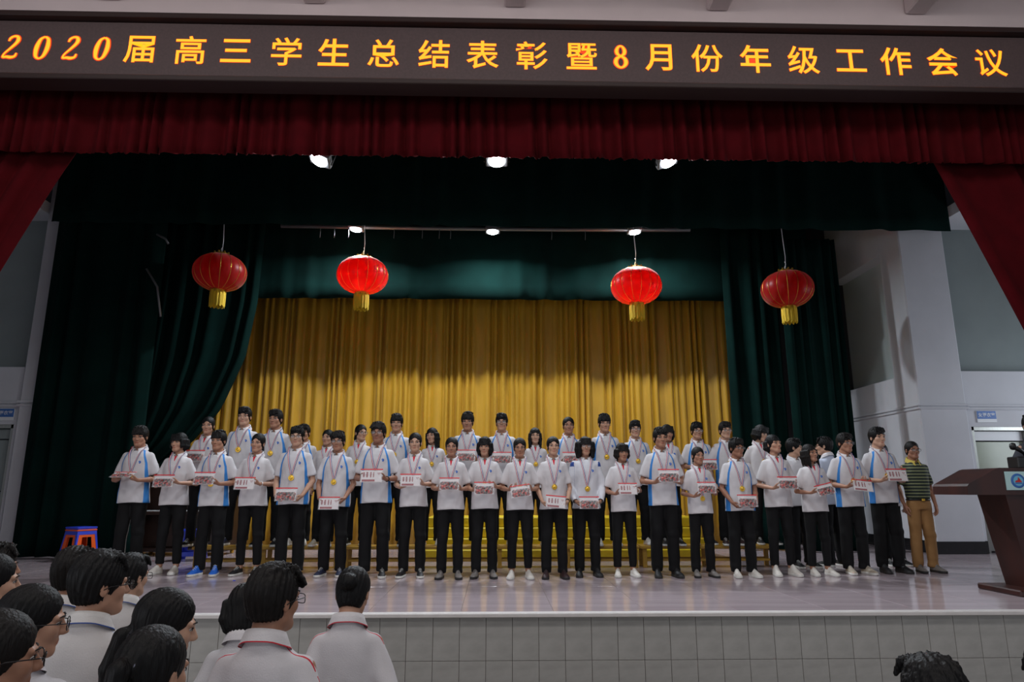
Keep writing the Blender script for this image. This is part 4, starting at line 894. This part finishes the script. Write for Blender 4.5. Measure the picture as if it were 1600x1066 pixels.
def shoe_meshes(high=False):
    n = 16; T = np.linspace(0, 1, n); Ls = 0.275
    yy = 0.085 - Ls * T
    hw = np.interp(T, [0, 0.06, 0.2, 0.45, 0.68, 0.85, 0.95, 1.0], [0.014, 0.028, 0.034, 0.035, 0.045, 0.042, 0.028, 0.010])
    hh = np.interp(T, [0, 0.05, 0.2, 0.36, 0.5, 0.7, 0.85, 0.95, 1.0], [0.06, 0.088, 0.098, 0.108, 0.090, 0.064, 0.052, 0.044, 0.026] if not high else [0.06, 0.115, 0.135, 0.138, 0.10, 0.066, 0.052, 0.044, 0.026])
    up = MB(); k = 11; vs = []
    for i in range(n):
        for j in range(k):
            a = math.pi * j / (k - 1); c, s = math.cos(a), math.sin(a); narrow = 1 - 0.32 * s ** 2
            vs.append((hw[i] * 0.97 * math.copysign(abs(c) ** 0.7, c) * narrow, yy[i], 0.022 + (hh[i] - 0.022) * abs(s) ** 0.75))
    up.add(vs, [(i * k + j, i * k + j + 1, (i + 1) * k + j + 1, (i + 1) * k + j) for i in range(n - 1) for j in range(k - 1)], 0, True)
    so = MB(); vs = []
    for z, g in ((0.0, 0.96), (0.006, 1.03), (0.026, 1.05), (0.030, 0.98)):
        vs += [(hw[i] * g, yy[i], z + 0.008 * max(0, T[i] - 0.85) * 4 * (z < 0.01)) for i in range(n)] + [(-hw[i] * g, yy[i], z + 0.008 * max(0, T[i] - 0.85) * 4 * (z < 0.01)) for i in range(n - 1, -1, -1)]
    m_ = 2 * n; so.add(vs, [(r_ * m_ + i, r_ * m_ + (i + 1) % m_, (r_ + 1) * m_ + (i + 1) % m_, (r_ + 1) * m_ + i) for r_ in range(3) for i in range(m_)] + [tuple(range(m_))[::-1], tuple(3 * m_ + i for i in range(m_))], 0, True)
    la = MB()
    for i in range(4):
        t = 0.42 + i * 0.075; y = 0.085 - Ls * t; h = float(np.interp(t, T, hh)); la.tube([(-0.020, y, h - 0.010), (0, y - 0.004, h + 0.001), (0.020, y, h - 0.010)], 0.0028, 5)
    return up.mesh('shoe'), so.mesh('sole'), la.mesh('laces')
SHOES = {False: shoe_meshes(), True: shoe_meshes(True)}
def collar_mesh():
    n = 30; V = []; ed = []
    for i in range(n + 1):
        a = -math.pi / 2 + 0.16 + (2 * math.pi - 0.32) * i / n       # from front opening round the back
        fr = max(0.0, -math.sin(a)); cs, sn = math.cos(a), math.sin(a)
        c = (0, 0.028); zt = 1.458 + 0.36 * (0.075 * sn) - 0.012 * fr
        for r_, dz, e in ((0.060, -0.018, 1.0), (0.0615, 0.016, 1.0), (0.068, 0.020, 1.0), (0.078, 0.0, 0.6), (0.088 + 0.016 * fr ** 4, -0.024 - 0.020 * fr ** 3, 0.0)):
            V.append((r_ * cs * (1 + 0.10 * (1 - fr)) + 0.016 * math.copysign(1, cs) * (fr ** 8) * (e < 0.7), c[1] + r_ * sn * (1.12 if fr > 0 else 1.0), zt + dz - 0.26 * max(0, abs(r_ * cs) - 0.045) * (e < 0.9))); ed.append(e)
    F = [(i * 5 + j, (i + 1) * 5 + j, (i + 1) * 5 + j + 1, i * 5 + j + 1) for i in range(n) for j in range(4)]
    return np_mesh('collar', V, F, True, {'edge': ed})
COLM = collar_mesh()
EMBM = MB().lathe([(0.016, 0), (0.016, 0.0015)], 20, axis='y').mesh('emblem'); EMBI = MB().prism([(-.010, -.004), (.010, -.004), (.004, .003), (0, .010), (-.004, .003)], -0.0028, -0.0018).mesh('emblem_mark')
def disc_mesh():
    m = MB().lathe([(0.029, 0.0), (0.032, 0.001), (0.0335, 0.004), (0.031, 0.0065), (0.027, 0.0048), (0.018, 0.0052), (0.015, 0.0075), (0.004, 0.0085)], 28, axis='y'); m.tube([(0.006 * math.cos(a), -0.003, 0.038 + 0.006 * math.sin(a)) for a in [i * 2 * math.pi / 10 for i in range(11)]], 0.0016, 5)
    return m.mesh('medal_disc')
DISC = disc_mesh()
BVH = {}
def shirt_bvh(key):
    if key not in BVH:
        P, F, _ = CACHE[('shirt',) + key]; cv = [v.co.copy() for v in COLM.vertices]; o = len(P)
        BVH[key] = BVHTree.FromPolygons([Vector(p) for p in P] + cv, [tuple(f) for f in F] + [tuple(i + o for i in p.vertices) for p in COLM.polygons])
    return BVH[key]
def front_y(key, x, z, default=-0.1):
    h = shirt_bvh(key).ray_cast(Vector((x, -0.6, z)), Vector((0, 1, 0)))
    return h[0].y if h[0] else default
def ribbon_mesh(key, zm):
    V = []; F = []; MI = []
    for sx in (-1, 1):
        path = []
        for t in np.linspace(0, 1, 22):
            x = sx * (0.068 * (1 - t) ** 0.95 + 0.004); z = 1.437 + (zm - 1.437) * t; path.append((x, front_y(key, x, z), z))
        path = [(sx * 0.070, 0.075, 1.466), (sx * 0.078, 0.035, 1.468), (sx * 0.077, 0.0, 1.458)] + path
        yy = np.array([p[1] for p in path]); ys = yy.copy()
        for i in range(4, len(yy)): ys[i] = min(yy[i], yy[max(i - 1, 3)] + 0.004, yy[min(i + 1, len(yy) - 1)] + 0.004)
        o = len(V)
        for i, p in enumerate(path):
            for j in range(4):
                u = (j / 3 - 0.5) * 0.021; V.append((p[0] + u * 0.93, ys[i] - 0.006, p[2] + u * 0.30 * sx))
        for i in range(len(path) - 1):
            for j in range(3):
                q = (o + i * 4 + j, o + (i + 1) * 4 + j, o + (i + 1) * 4 + j + 1, o + i * 4 + j + 1); F.append(q); MI.append((0, 1, 2)[j] if sx < 0 else (0, 1, 2)[j])
    return np_mesh('ribbon', V, F, True, midx=MI), float(ys[-1])
def packet_meshes():
    Wd, Hh = 0.245, 0.15; n = 12; out = {}
    for nm, g, th, z0, z1 in (('bag', 1.0, 0.010, 0, 1), ('contents', 0.90, 0.0085, 0.05, 0.68)):
        V = []; rg = np.random.RandomState(4)
        for s in (-1, 1):
            for i in range(n + 1):
                for j in range(n + 1):
                    u, v = i / n * 2 - 1, j / n; z = z0 + (z1 - z0) * v; pil = (1 - u ** 4) * math.sin(math.pi * v) ** 0.6
                    uu = u * g * (1 if nm == 'bag' else (1 - 0.22 * abs(2 * v - 1) ** 3 + 0.06 * math.sin(v * 9)))
                    V.append((uu * Wd / 2, s * (0.0008 + th * pil * (1 + 0.35 * rg.randn() * (nm != 'bag') + 0.10 * rg.randn())), (z - 0.5) * Hh))
        F = []
        for s in (0, 1):
            o = s * (n + 1) ** 2
            for i in range(n):
                for j in range(n):
                    q = (o + i * (n + 1) + j, o + (i + 1) * (n + 1) + j, o + (i + 1) * (n + 1) + j + 1, o + i * (n + 1) + j + 1); F.append(q if s == 0 else q[::-1])
        out[nm] = np_mesh(nm, V, F)
    out['card'] = MB().bbox((0, 0, -0.006), (0.225, 0.004, 0.125), 0.001).mesh('card')
    out['zip'] = MB().bbox((0, 0, 0.072), (0.247, 0.006, 0.013), 0.002).mesh('zip_strip')
    pr = MB()
    for x, w_, h_ in ((-0.082, 0.026, 0.055), (-0.046, 0.026, 0.06), (-0.006, 0.02, 0.06), (0.024, 0.016, 0.058)):
        for k in range(5): pr.box((x, -0.0030, 0.012 + (k - 2) * h_ / 5), (w_ * (0.75 + 0.25 * ((k * 7) % 3) / 2), 0.001, h_ / 8))
        pr.box((x, -0.0030, 0.012), (w_ * 0.25, 0.001, h_))
    pr.box((0.082, -0.0030, 0.030), (0.036, 0.001, 0.006)).box((0.082, -0.003, 0.016), (0.02, 0.001, 0.004)).box((-0.03, -0.0030, -0.052), (0.14, 0.001, 0.022))
    out['print'] = pr.mesh('red_print')
    return out
PK = packet_meshes()
def make_packet(Mw, kind, label):
    o = bpy.data.objects.new('award_packet', None); COL.objects.link(o); o.matrix_world = Mw; o.empty_display_size = 0.1
    tag(o, label, 'packet', 'award packets held by the students')
    link('plastic_bag', PK['bag'], BAG, o); link('zip_strip', PK['zip'], ZIP, o)
    c = link('card', PK['card'], PAPER, o)
    if kind == 'B': link('red_print', PK['print'], PRINT, c)
    else: c.location = (0, 0.004, 0); link('contents', PK['contents'], CONT, o)
    return o
def head_matrix(yaw, pitch, roll):
    piv = Matrix.Translation((0, 0.025, 1.46)); return piv @ Matrix.Rotation(yaw, 4, 'Z') @ Matrix.Rotation(pitch, 4, 'X') @ Matrix.Rotation(roll, 4, 'Y') @ piv.inverted()
def person(X, Y, Z, height, sex='m', pose='chest', hair='short', shirt=None, label='', glasses=False, shoe='black', sole='w', high=False, packet=None, ptilt=(0, 0, 0), poff=(0, 0, 0), medal=None, yaw=0.0, head=(0, 0, 0), skin=0, trous='black', cropped=False, emblem=True, collar='white', mlabel=None, plabel=None, dz=0.0, watch=None, hs=1.0, group=None, long=False, feet=True, lean=0.0, tie=None, tucked=False):
    s = height / 1.705; shirt = shirt or sex
    o = empty('person', (X, Y, Z), yaw, s); tag(o, label, 'person', group)
    if lean: o.rotation_euler = (lean, 0, yaw)
    asym = dz; bk = (sex, pose, asym)
    P, F, lip = cached(('body',) + bk, lambda: build_body(*bk))
    Mh = head_matrix(R(head[0]), R(head[1]), R(head[2])); A = np.array(Mh); P2 = P.copy()
    wgt = np.clip((P[:, 2] - 1.405) / 0.075, 0, 1); wgt = wgt * wgt * (3 - 2 * wgt); tgt = P @ A[:3, :3].T + A[:3, 3]
    fc = np.clip((1.60 - P[:, 2]) / 0.2, 0, 1); hd = wgt > 0.95
    P2 = P * (1 - wgt[:, None]) + tgt * wgt[:, None]
    link('body', np_mesh('body', P2, F, True, {'lip': lip}), SKIN[skin % len(SKIN)], o)
    sk = (sex, pose, asym, long, tucked)
    cached(('shirt',) + sk, lambda: build_shirt(*sk))
    def smesh():
        Ps, Fs, at_ = CACHE[('shirt',) + sk]; return np_mesh('polo_shirt', Ps, Fs, True, at_)
    so = link('polo_shirt' if not long else 'track_jacket', cached(('shirtmesh',) + sk, smesh), POLO[shirt], o)
    link('collar', COLM, COLLAR[collar], so)
    tk = (sex, cropped)
    def tmesh_():
        Pt, Ft, at_ = build_trousers(*tk); return np_mesh('trousers', Pt, Ft, True, at_)
    if feet:
        link('trousers', cached(('tr',) + tk, tmesh_), TROUS[trous], o)
        for sx in (-1, 1):
            up, sl, la = SHOES[high]; sh_ = link('shoe', up, SHOE[shoe], o, (0.104 * sx, -0.012, 0), (0, 0, R(9) * sx))
            link('sole', sl, SOLE[sole], sh_); link('laces', la, SOLE['w' if shoe != 'white' else 'w'] if sole == 'w' else SOLE['d'], sh_)
    if tucked:
        be = MB().tube([(0.150 * math.cos(a), 0.012 + 0.107 * math.sin(a), 0.928) for a in [i * math.pi / 16 for i in range(33)]], 0.011, 6, caps=False).build('belt', WATCH, o); be.scale = (1, 1, 1)
        MB().bbox((0, -0.107, 0.928), (0.04, 0.012, 0.03), 0.003).build('buckle', GOLDM, be)
    # head furniture
    Th = Mh @ Matrix.Translation(tuple(HC))
    def hang(name, me, m, loc=(0, 0, 0), rot=None, sc=1.0, mir=False, par=None):
        h = link(name, me, m, par or o)
        L = Matrix.Translation(loc) @ (rot or Matrix.Identity(4)) @ Matrix.Diagonal((sc * (-1 if mir else 1), sc, sc, 1)); h.matrix_local = (Th @ L) if par is None else L; return h
    def hmesh():
        Pn, Fn = build_hair(hair); return np_mesh('hair', Pn, Fn)
    ho = hang('hair', cached(('hair', hair), hmesh), HAIR[skin % 2], sc=hs, mir=(skin + int(X * 10)) % 2 == 1)
    if hair in ('pony', 'lowpony'):
        z0 = 0.043 if hair == 'pony' else -0.027
        link('hair_tie', TIEM, tie or TIES, ho, (0, 0.108, z0), (R(115), 0, 0))
    for sx in (-1, 1):
        e = hang('eye', EYEM, EYE, (0.032 * sx, -0.0735, 0.003), Matrix.Rotation(R(-10) * -sx, 4, 'Z'), sc=1.12)
        link('iris', IRISM, IRIS, e, (0, -0.0072, 0)); lid = link('eyelid_line', LIDM, BROW, e, (0, -0.003, 0)); lid.scale = (sx, 1, 1)
        b = hang('eyebrow', BROWM, BROW, (0.033 * sx, -0.0865, 0.026), Matrix.Rotation(R(14) * sx, 4, 'Z'), mir=sx < 0)
    if glasses:
        g = hang('glasses', GLM, GFRAME); link('lens', LENSM, LENS, g)
    if emblem:
        ex_ = 0.078 if sex == 'm' else 0.072; ez = 1.275; ey = front_y(sk, ex_, ez)
        e = link('emblem', EMBM, EMBL, so, (ex_, ey - 0.001, ez)); link('emblem_mark', EMBI, EMBW, e)
    if watch:
        S, E, Wp, d, n, p = arm_geo(pose, 1, asym, 0.92 if sex == 'f' else 1.0); ax = (Wp - E).normalized(); c = Wp - ax * 0.02
        t1 = ax.cross(Vector((0, 0, 1))).normalized(); t2 = ax.cross(t1)
        MB().tube([c + (t1 * math.cos(a) + t2 * math.sin(a)) * 0.028 for a in [i * math.pi / 8 for i in range(17)]], 0.0055, 6, caps=False).build('wristband', WATCH if watch == 'black' else BRACE, o)
    bpy.context.view_layer.update() if False else None
    Mr = Matrix.Translation((X, Y, Z)) @ Matrix.Rotation(yaw, 4, 'Z') @ Matrix.Rotation(lean, 4, 'X') @ Matrix.Diagonal((s, s, s, 1))
    if medal:
        zm = medal; rm, y_end = cached(('rib', sk, zm), lambda: ribbon_mesh(sk, zm))
        mo = bpy.data.objects.new('medal', None); COL.objects.link(mo); mo.matrix_world = Mr; mo.empty_display_size = 0.05; tag(mo, mlabel, 'medal', 'gold medals worn by the students')
        link('ribbon', rm, RIB, mo)
        link('disc', DISC, GOLDM, mo, (0, min(y_end, front_y(sk, 0, zm - 0.04)) - 0.009, zm - 0.038))
    if packet:
        pz = {'chest': 1.105, 'low': 0.865, 'down': 0.9}[pose] + poff[2]; py = {'chest': -0.312, 'low': -0.265, 'down': -0.2}[pose] + poff[1]
        make_packet(Mr @ Matrix.Translation((poff[0], py, pz)) @ Matrix.Rotation(R(ptilt[2]), 4, 'Z') @ Matrix.Rotation(R(ptilt[0] - 14), 4, 'X') @ Matrix.Rotation(R(ptilt[1]), 4, 'Y'), packet, plabel)
    return o
def place(px, ytop, Y, z0=0.0):
    p = at(px, ytop, Y); return p.x, Y, p.z - z0
ORD = ['', 'first', 'second', 'third', 'fourth', 'fifth', 'sixth', 'seventh', 'eighth', 'ninth', 'tenth', 'eleventh', 'twelfth', 'thirteenth', 'fourteenth', 'fifteenth', 'sixteenth', 'seventeenth', 'eighteenth', 'nineteenth', 'twentieth', 'twenty-first', 'twenty-second']
# front row: px of the body, py of the head top, depth and the particulars
FR = [
 dict(px=221, yt=667, Y=9.16, sex='m', hair='fringe', packet='A', ptilt=(-52, 0, 0), poff=(-0.002, 0.02, 0.02), shoe='grey', sole='d', trous='piped', head=(6, 6, 0), skin=1, medal=1.16),
 dict(px=282, yt=677, Y=9.00, sex='f', hair='bangs', packet='A', shoe='white', cropped=True, head=(-14, 0, 0), skin=0, medal=1.13, poff=(-0.006, 0, 0)),
 dict(px=343, yt=674, Y=8.92, sex='m', hair='fringe', packet='A', shoe='blue', high=True, head=(-4, 0, 0), skin=1, medal=1.10, poff=(-0.008, 0, 0.02)),
 dict(px=403, yt=678, Y=8.86, sex='f', hair='pony', packet='B', shoe='black', cropped=True, head=(-4, 0, 4), skin=0, medal=1.15, watch='white', poff=(-0.007, 0, -0.02)),
 dict(px=465, yt=667, Y=8.80, sex='m', hair='short', glasses=True, pose='low', packet='A', shoe='white', head=(5, 0, 0), skin=2, medal=1.14, poff=(-0.002, -0.01, 0.05)),
 dict(px=529, yt=675, Y=8.74, sex='m', hair='swept', glasses=True, pose='low', packet='B', shoe='navy', head=(0, 0, 0), skin=1, medal=1.13, poff=(-0.006, -0.01, -0.02)),
 dict(px=592, yt=661, Y=8.70, sex='m', hair='swept', glasses=True, packet='B', shoe='black', head=(-4, -2, 0), skin=3, medal=1.16, watch='black', poff=(-0.006, 0, -0.01)),
 dict(px=649, yt=677, Y=8.62, sex='f', hair='pony', packet='B', shoe='black', head=(2, 0, 0), skin=2, medal=1.17, poff=(-0.006, 0, 0.02)),
 dict(px=706, yt=684, Y=8.56, sex='f', hair='pony', packet='A', shoe='grey', sole='d', head=(0, 0, 0), skin=1, medal=1.15, poff=(-0.002, 0, 0.02)),
 dict(px=758, yt=683, Y=8.54, sex='f', hair='bob', packet='A', shoe='grey', sole='d', head=(-6, 3, 0), skin=0, medal=1.14, poff=(-0.002, 0, -0.04)),
 dict(px=812, yt=685, Y=8.54, sex='f', hair='pony', packet='A', ptilt=(-6, -8, 0), shoe='white', cropped=True, head=(0, 4, 0), skin=1, medal=1.12, poff=(0.000, 0, -0.06)),
 dict(px=864, yt=683, Y=8.48, sex='f', hair='pony', pose='low', packet='B', shoe='maroon', sole='d', head=(3, -2, 0), skin=2, medal=1.12, watch='black', ptilt=(0, 5, 0), poff=(0.002, 0, 0.04)),
 dict(px=914, yt=683, Y=8.72, sex='f', hair='bushy', glasses=True, pose='low', packet='A', shirt='jacket', long=True, shoe='black', sole='d', head=(2, 0, 0), skin=0, medal=1.09, poff=(0.000, 0, 0.02)),
 dict(px=971, yt=693, Y=8.60, sex='f', hair='bangs', packet='B', shoe='white', cropped=True, head=(8, 3, 0), skin=1, medal=1.14, watch='white', poff=(0.006, 0, 0)),
 dict(px=1031, yt=669, Y=8.64, sex='m', hair='short', packet='A', shoe='black', sole='d', head=(4, 0, 0), skin=1, medal=1.16, poff=(0.005, 0, 0.03)),
 dict(px=1089, yt=699, Y=8.56, sex='f', hair='pony', packet='A', shoe='grey', sole='d', head=(8, 0, 2), skin=1, medal=1.05, poff=(0.007, 0, 0.05)),
 dict(px=1149, yt=686, Y=8.60, sex='m', hair='swept', glasses=True, pose='low', packet='A', shoe='white', head=(18, 0, 0), skin=3, medal=1.11, poff=(0.007, 0, 0.06)),
 dict(px=1208, yt=680, Y=8.64, sex='f', hair='tuck', packet='A', shoe='white', high=True, cropped=True, head=(20, -8, 0), skin=0, medal=1.15, poff=(0.008, 0, 0.0)),
 dict(px=1265, yt=695, Y=8.72, sex='f', hair='long', packet='A', ptilt=(-12, -14, 0), shoe='white', cropped=True, head=(20, -4, -4), skin=1, medal=1.14, poff=(0.007, 0, 0.0)),
 dict(px=1318, yt=678, Y=8.78, sex='m', hair='short', glasses=True, packet='B', ptilt=(-10, 6, 0), shoe='beige', head=(14, 0, 0), skin=1, medal=1.15, poff=(0.011, 0, -0.05)),
 dict(px=1369, yt=669, Y=9.0, sex='m', hair='short', packet='B', shoe='black', sole='d', head=(8, -2, 0), skin=2, medal=1.16, poff=(0.010, 0, 0.02)),
]
for i, d in enumerate(FR):
    d = dict(d); px, yt, Y = d.pop('px'), d.pop('yt'), d.pop('Y'); x, y, h = place(px, yt, Y + (0.05 if i % 2 else -0.03))
    w_ = ORD[i + 1] + ' from left in front row'
    kindp = 'printed white' if d['packet'] == 'B' else 'clear'
    what = 'white track jacket' if d.get('shirt') == 'jacket' else ('white polo with blue side stripes' if d['sex'] == 'm' else 'plain white polo')
    low = ' low' if d.get('pose') == 'low' else ''
    person(x, y, 0.0, h, label='person in %s holding packet%s, %s' % (what, low if d['sex'] == 'f' else '', w_), mlabel='gold medal on striped ribbon, worn by person %s' % w_, plabel='red-topped %s packet held by person %s' % (kindp, w_), dz=(0.0, 0.02)[i % 2] if d.get('pose') != 'low' else 0.0, group='students in the front row', **d)
BR = [
 dict(px=326, yt=652, sex='f', hair='bun', packet='A', skin=0, head=(8, 0, 0), medal=1.18, poff=(-0.005, 0, 0.06)),
 dict(px=383, yt=637, sex='m', hair='short', skin=2, head=(4, 0, 0), medal=1.20),
 dict(px=432, yt=641, sex='m', hair='short', skin=1, head=(-8, 0, 0), medal=1.18),
 dict(px=476, yt=664, sex='m', hair='short', skin=1, head=(0, 0, 0), medal=1.2),
 dict(px=513, yt=672, sex='f', hair='pony', skin=0, head=(-10, 0, 0), medal=1.2),
 dict(px=563, yt=664, sex='f', hair='pony', glasses=True, skin=2, head=(38, 0, 0), medal=1.2),
 dict(px=620, yt=648, sex='m', hair='fringe', skin=0, head=(4, 0, 0), medal=1.2),
 dict(px=677, yt=669, sex='f', hair='long', skin=0, head=(-18, 0, -4), medal=1.2),
 dict(px=731, yt=645, sex='m', hair='fringe', packet='A', skin=1, head=(-4, 4, 0), medal=1.17, poff=(-0.005, 0, 0.02)),
 dict(px=784, yt=647, sex='m', hair='short', glasses=True, packet='A', skin=0, head=(-2, -3, 0), medal=1.16, poff=(0.004, 0, 0.0)),
 dict(px=836, yt=669, sex='f', hair='long', skin=2, head=(0, 0, 0), medal=1.2),
 dict(px=888, yt=652, sex='m', hair='crop', packet='A', skin=1, head=(0, 0, 0), medal=1.17, poff=(0.004, 0, 0.03)),
 dict(px=944, yt=648, sex='m', hair='fringe', skin=0, head=(0, 3, 0), medal=1.17),
 dict(px=992, yt=658, sex='m', hair='short', glasses=True, skin=2, head=(-3, 0, 0), medal=1.17),
 dict(px=1041, yt=664, sex='f', hair='bob', skin=1, head=(10, 6, 0), medal=1.2),
 dict(px=1088, yt=661, sex='m', hair='swept', glasses=True, packet='A', skin=0, head=(2, 0, 0), medal=1.2, poff=(0.050, 0, -0.01)),
 dict(px=1132, yt=660, sex='m', hair='short', glasses=True, skin=2, head=(4, 0, 0), medal=1.17),
 dict(px=1184, yt=664, sex='f', hair='bob', glasses=True, skin=2, head=(30, 12, 6), medal=1.2),
]
SHB = ['black', 'navy', 'black', 'white', 'beige', 'black', 'black', 'white', 'black', 'white', 'white', 'black', 'white', 'white', 'black', 'black', 'maroon', 'black']
for i, d in enumerate(BR):
    d = dict(d); px, yt = d.pop('px'), d.pop('yt'); x, y, h = place(px, yt, 9.68 + (0.1 if i % 2 else -0.03), BZ)
    w_ = ORD[i + 1] + ' from left in back row'
    what = 'blue-striped white polo' if d['sex'] == 'm' else 'plain white polo'
    hold = ' holding packet' if d.get('packet') else ' with arms down'
    person(x, y, BZ, h, label='person on bench in %s%s, %s' % (what, hold, w_), mlabel='gold medal on striped ribbon, worn by person %s' % w_, plabel='red-topped clear packet held by person %s' % w_, pose='chest' if d.get('packet') else 'down', shoe=SHB[i], group='students in the back row', dz=0.0, **d)
# those at the right end
x, y, h = place(1424, 690, 9.0)
person(x, y, 0, h, 'm', 'down', 'crop', 'teacher', 'person in dark green striped polo and khaki trousers at right end of row', glasses=True, shoe='grey', sole='d', trous='khaki', collar='yellow', tucked=True, emblem=False, head=(-2, 0, 0), skin=3)
x, y, h = place(1239, 686, 9.55)
person(x, y, 0, h, 'm', 'down', 'short', 'w', 'person in white polo looking aside, behind the front row near its right end', shoe='black', emblem=False, head=(55, 0, 0), skin=2, yaw=R(10))
x, y, h = place(1287, 684, 9.65)
person(x, y, 0, h, 'm', 'down', 'short', 'grey', 'person in pale blue polo with back turned behind the front row', glasses=True, shoe='black', emblem=False, head=(35, 0, 0), skin=2, yaw=R(200))
x, y, h = place(1378, 694, 9.75)
person(x, y, 0, h, 'f', 'down', 'pony', 'w', 'person in white polo mostly hidden behind the last front row student', shoe='black', emblem=False, head=(-40, 0, 0), skin=2)
x, y, h = place(1612, 648, 7.95)
person(x, y, 0, h, 'm', 'down', 'short', 'dark', 'person in dark shirt standing behind the podium, cut by the right edge', shoe='black', emblem=False, head=(-20, 0, 0), skin=0, collar='dark', glasses=True)

# audience standing below the stage, seen from behind
HF = -0.95
AU = [
 dict(px=549, yt=884, Y=3.4, sex='f', hair='bun', shirt='red', collar='red', yaw=184, head=(-8, 22, 0), lab='person in red-piped white polo seen from behind with hair in bun'),
 dict(px=428, yt=886, Y=2.72, sex='m', hair='swept', shirt='red', collar='red', glasses=True, yaw=176, head=(-24, 0, 0), lab='person in red-piped white polo and glasses, back turned, nearest the centre'),
 dict(px=388, yt=912, Y=3.35, sex='f', hair='bob', shirt='w', collar='white', yaw=186, head=(-14, 14, 8), lab='person in plain white polo behind the one in glasses, head half hidden'),
 dict(px=157, yt=866, Y=2.95, sex='m', hair='swept', shirt='blue', collar='blue', glasses=True, yaw=186, head=(-48, 0, 0), lab='person in white polo with blue collar line turned to the right, wearing glasses'),
 dict(px=120, yt=858, Y=3.55, sex='m', hair='short', shirt='blue', collar='blue', yaw=180, head=(0, 0, 0), lab='person in white polo with blue collar line, head straight, farther left'),
 dict(px=206, yt=868, Y=4.05, sex='m', hair='short', shirt='blue', collar='blue', glasses=True, yaw=182, head=(-20, 0, 0), lab='person in white polo with blue collar line mostly hidden behind a neighbour'),
 dict(px=44, yt=915, Y=2.5, sex='f', hair='pony', shirt='w', collar='white', glasses=True, yaw=200, head=(-80, 4, 0), lab='person in white polo and glasses in profile facing right at lower left'),
 dict(px=-12, yt=955, Y=2.0, sex='f', hair='pony', shirt='red', collar='red', glasses=True, yaw=200, head=(-70, 4, 0), skin=1, lab='person in glasses at the lower left corner, shirt with red shoulder stripe'),
 dict(px=249, yt=920, Y=2.5, sex='f', hair='lowpony', shirt='red', collar='red', yaw=176, head=(-55, 10, 0), lab='person in white polo with low ponytail turned to the right'),
 dict(px=240, yt=981, Y=1.95, sex='f', hair='pony', tie=TIEG, shirt='red', collar='red', yaw=178, head=(-12, 4, 0), lab='person with ponytail in grey hair tie, back turned, at the bottom edge'),
 dict(px=-6, yt=851, Y=3.9, sex='m', hair='short', shirt='w', collar='white', yaw=190, head=(-60, 0, 0), lab='person at the left edge, farther of two cut by the frame'),
 dict(px=-12, yt=866, Y=3.2, sex='f', hair='pony', shirt='w', collar='white', yaw=190, head=(-60, 0, 0), lab='person at the left edge, nearer of two cut by the frame'),
 dict(px=1452, yt=1030, Y=1.9, sex='m', hair='short', shirt='w', collar='white', yaw=178, head=(0, 0, 0), lab='dark head of a person below the stage at the lower right'),
 dict(px=1662, yt=1022, Y=1.75, sex='m', hair='short', shirt='w', collar='white', yaw=178, head=(0, 0, 0), lab='person cut by the lower right corner, only hair showing'),
]
for i, d in enumerate(AU):
    d = dict(d); px, yt, Y, lab, yw = d.pop('px'), d.pop('yt'), d.pop('Y'), d.pop('lab'), d.pop('yaw'); x, y, h = place(px, yt, Y, HF)
    d.setdefault('skin', i % 3)
    person(x, y, HF, h, label=lab, pose='down', yaw=R(yw), emblem=False, shoe='white', group='audience below the stage', **d)
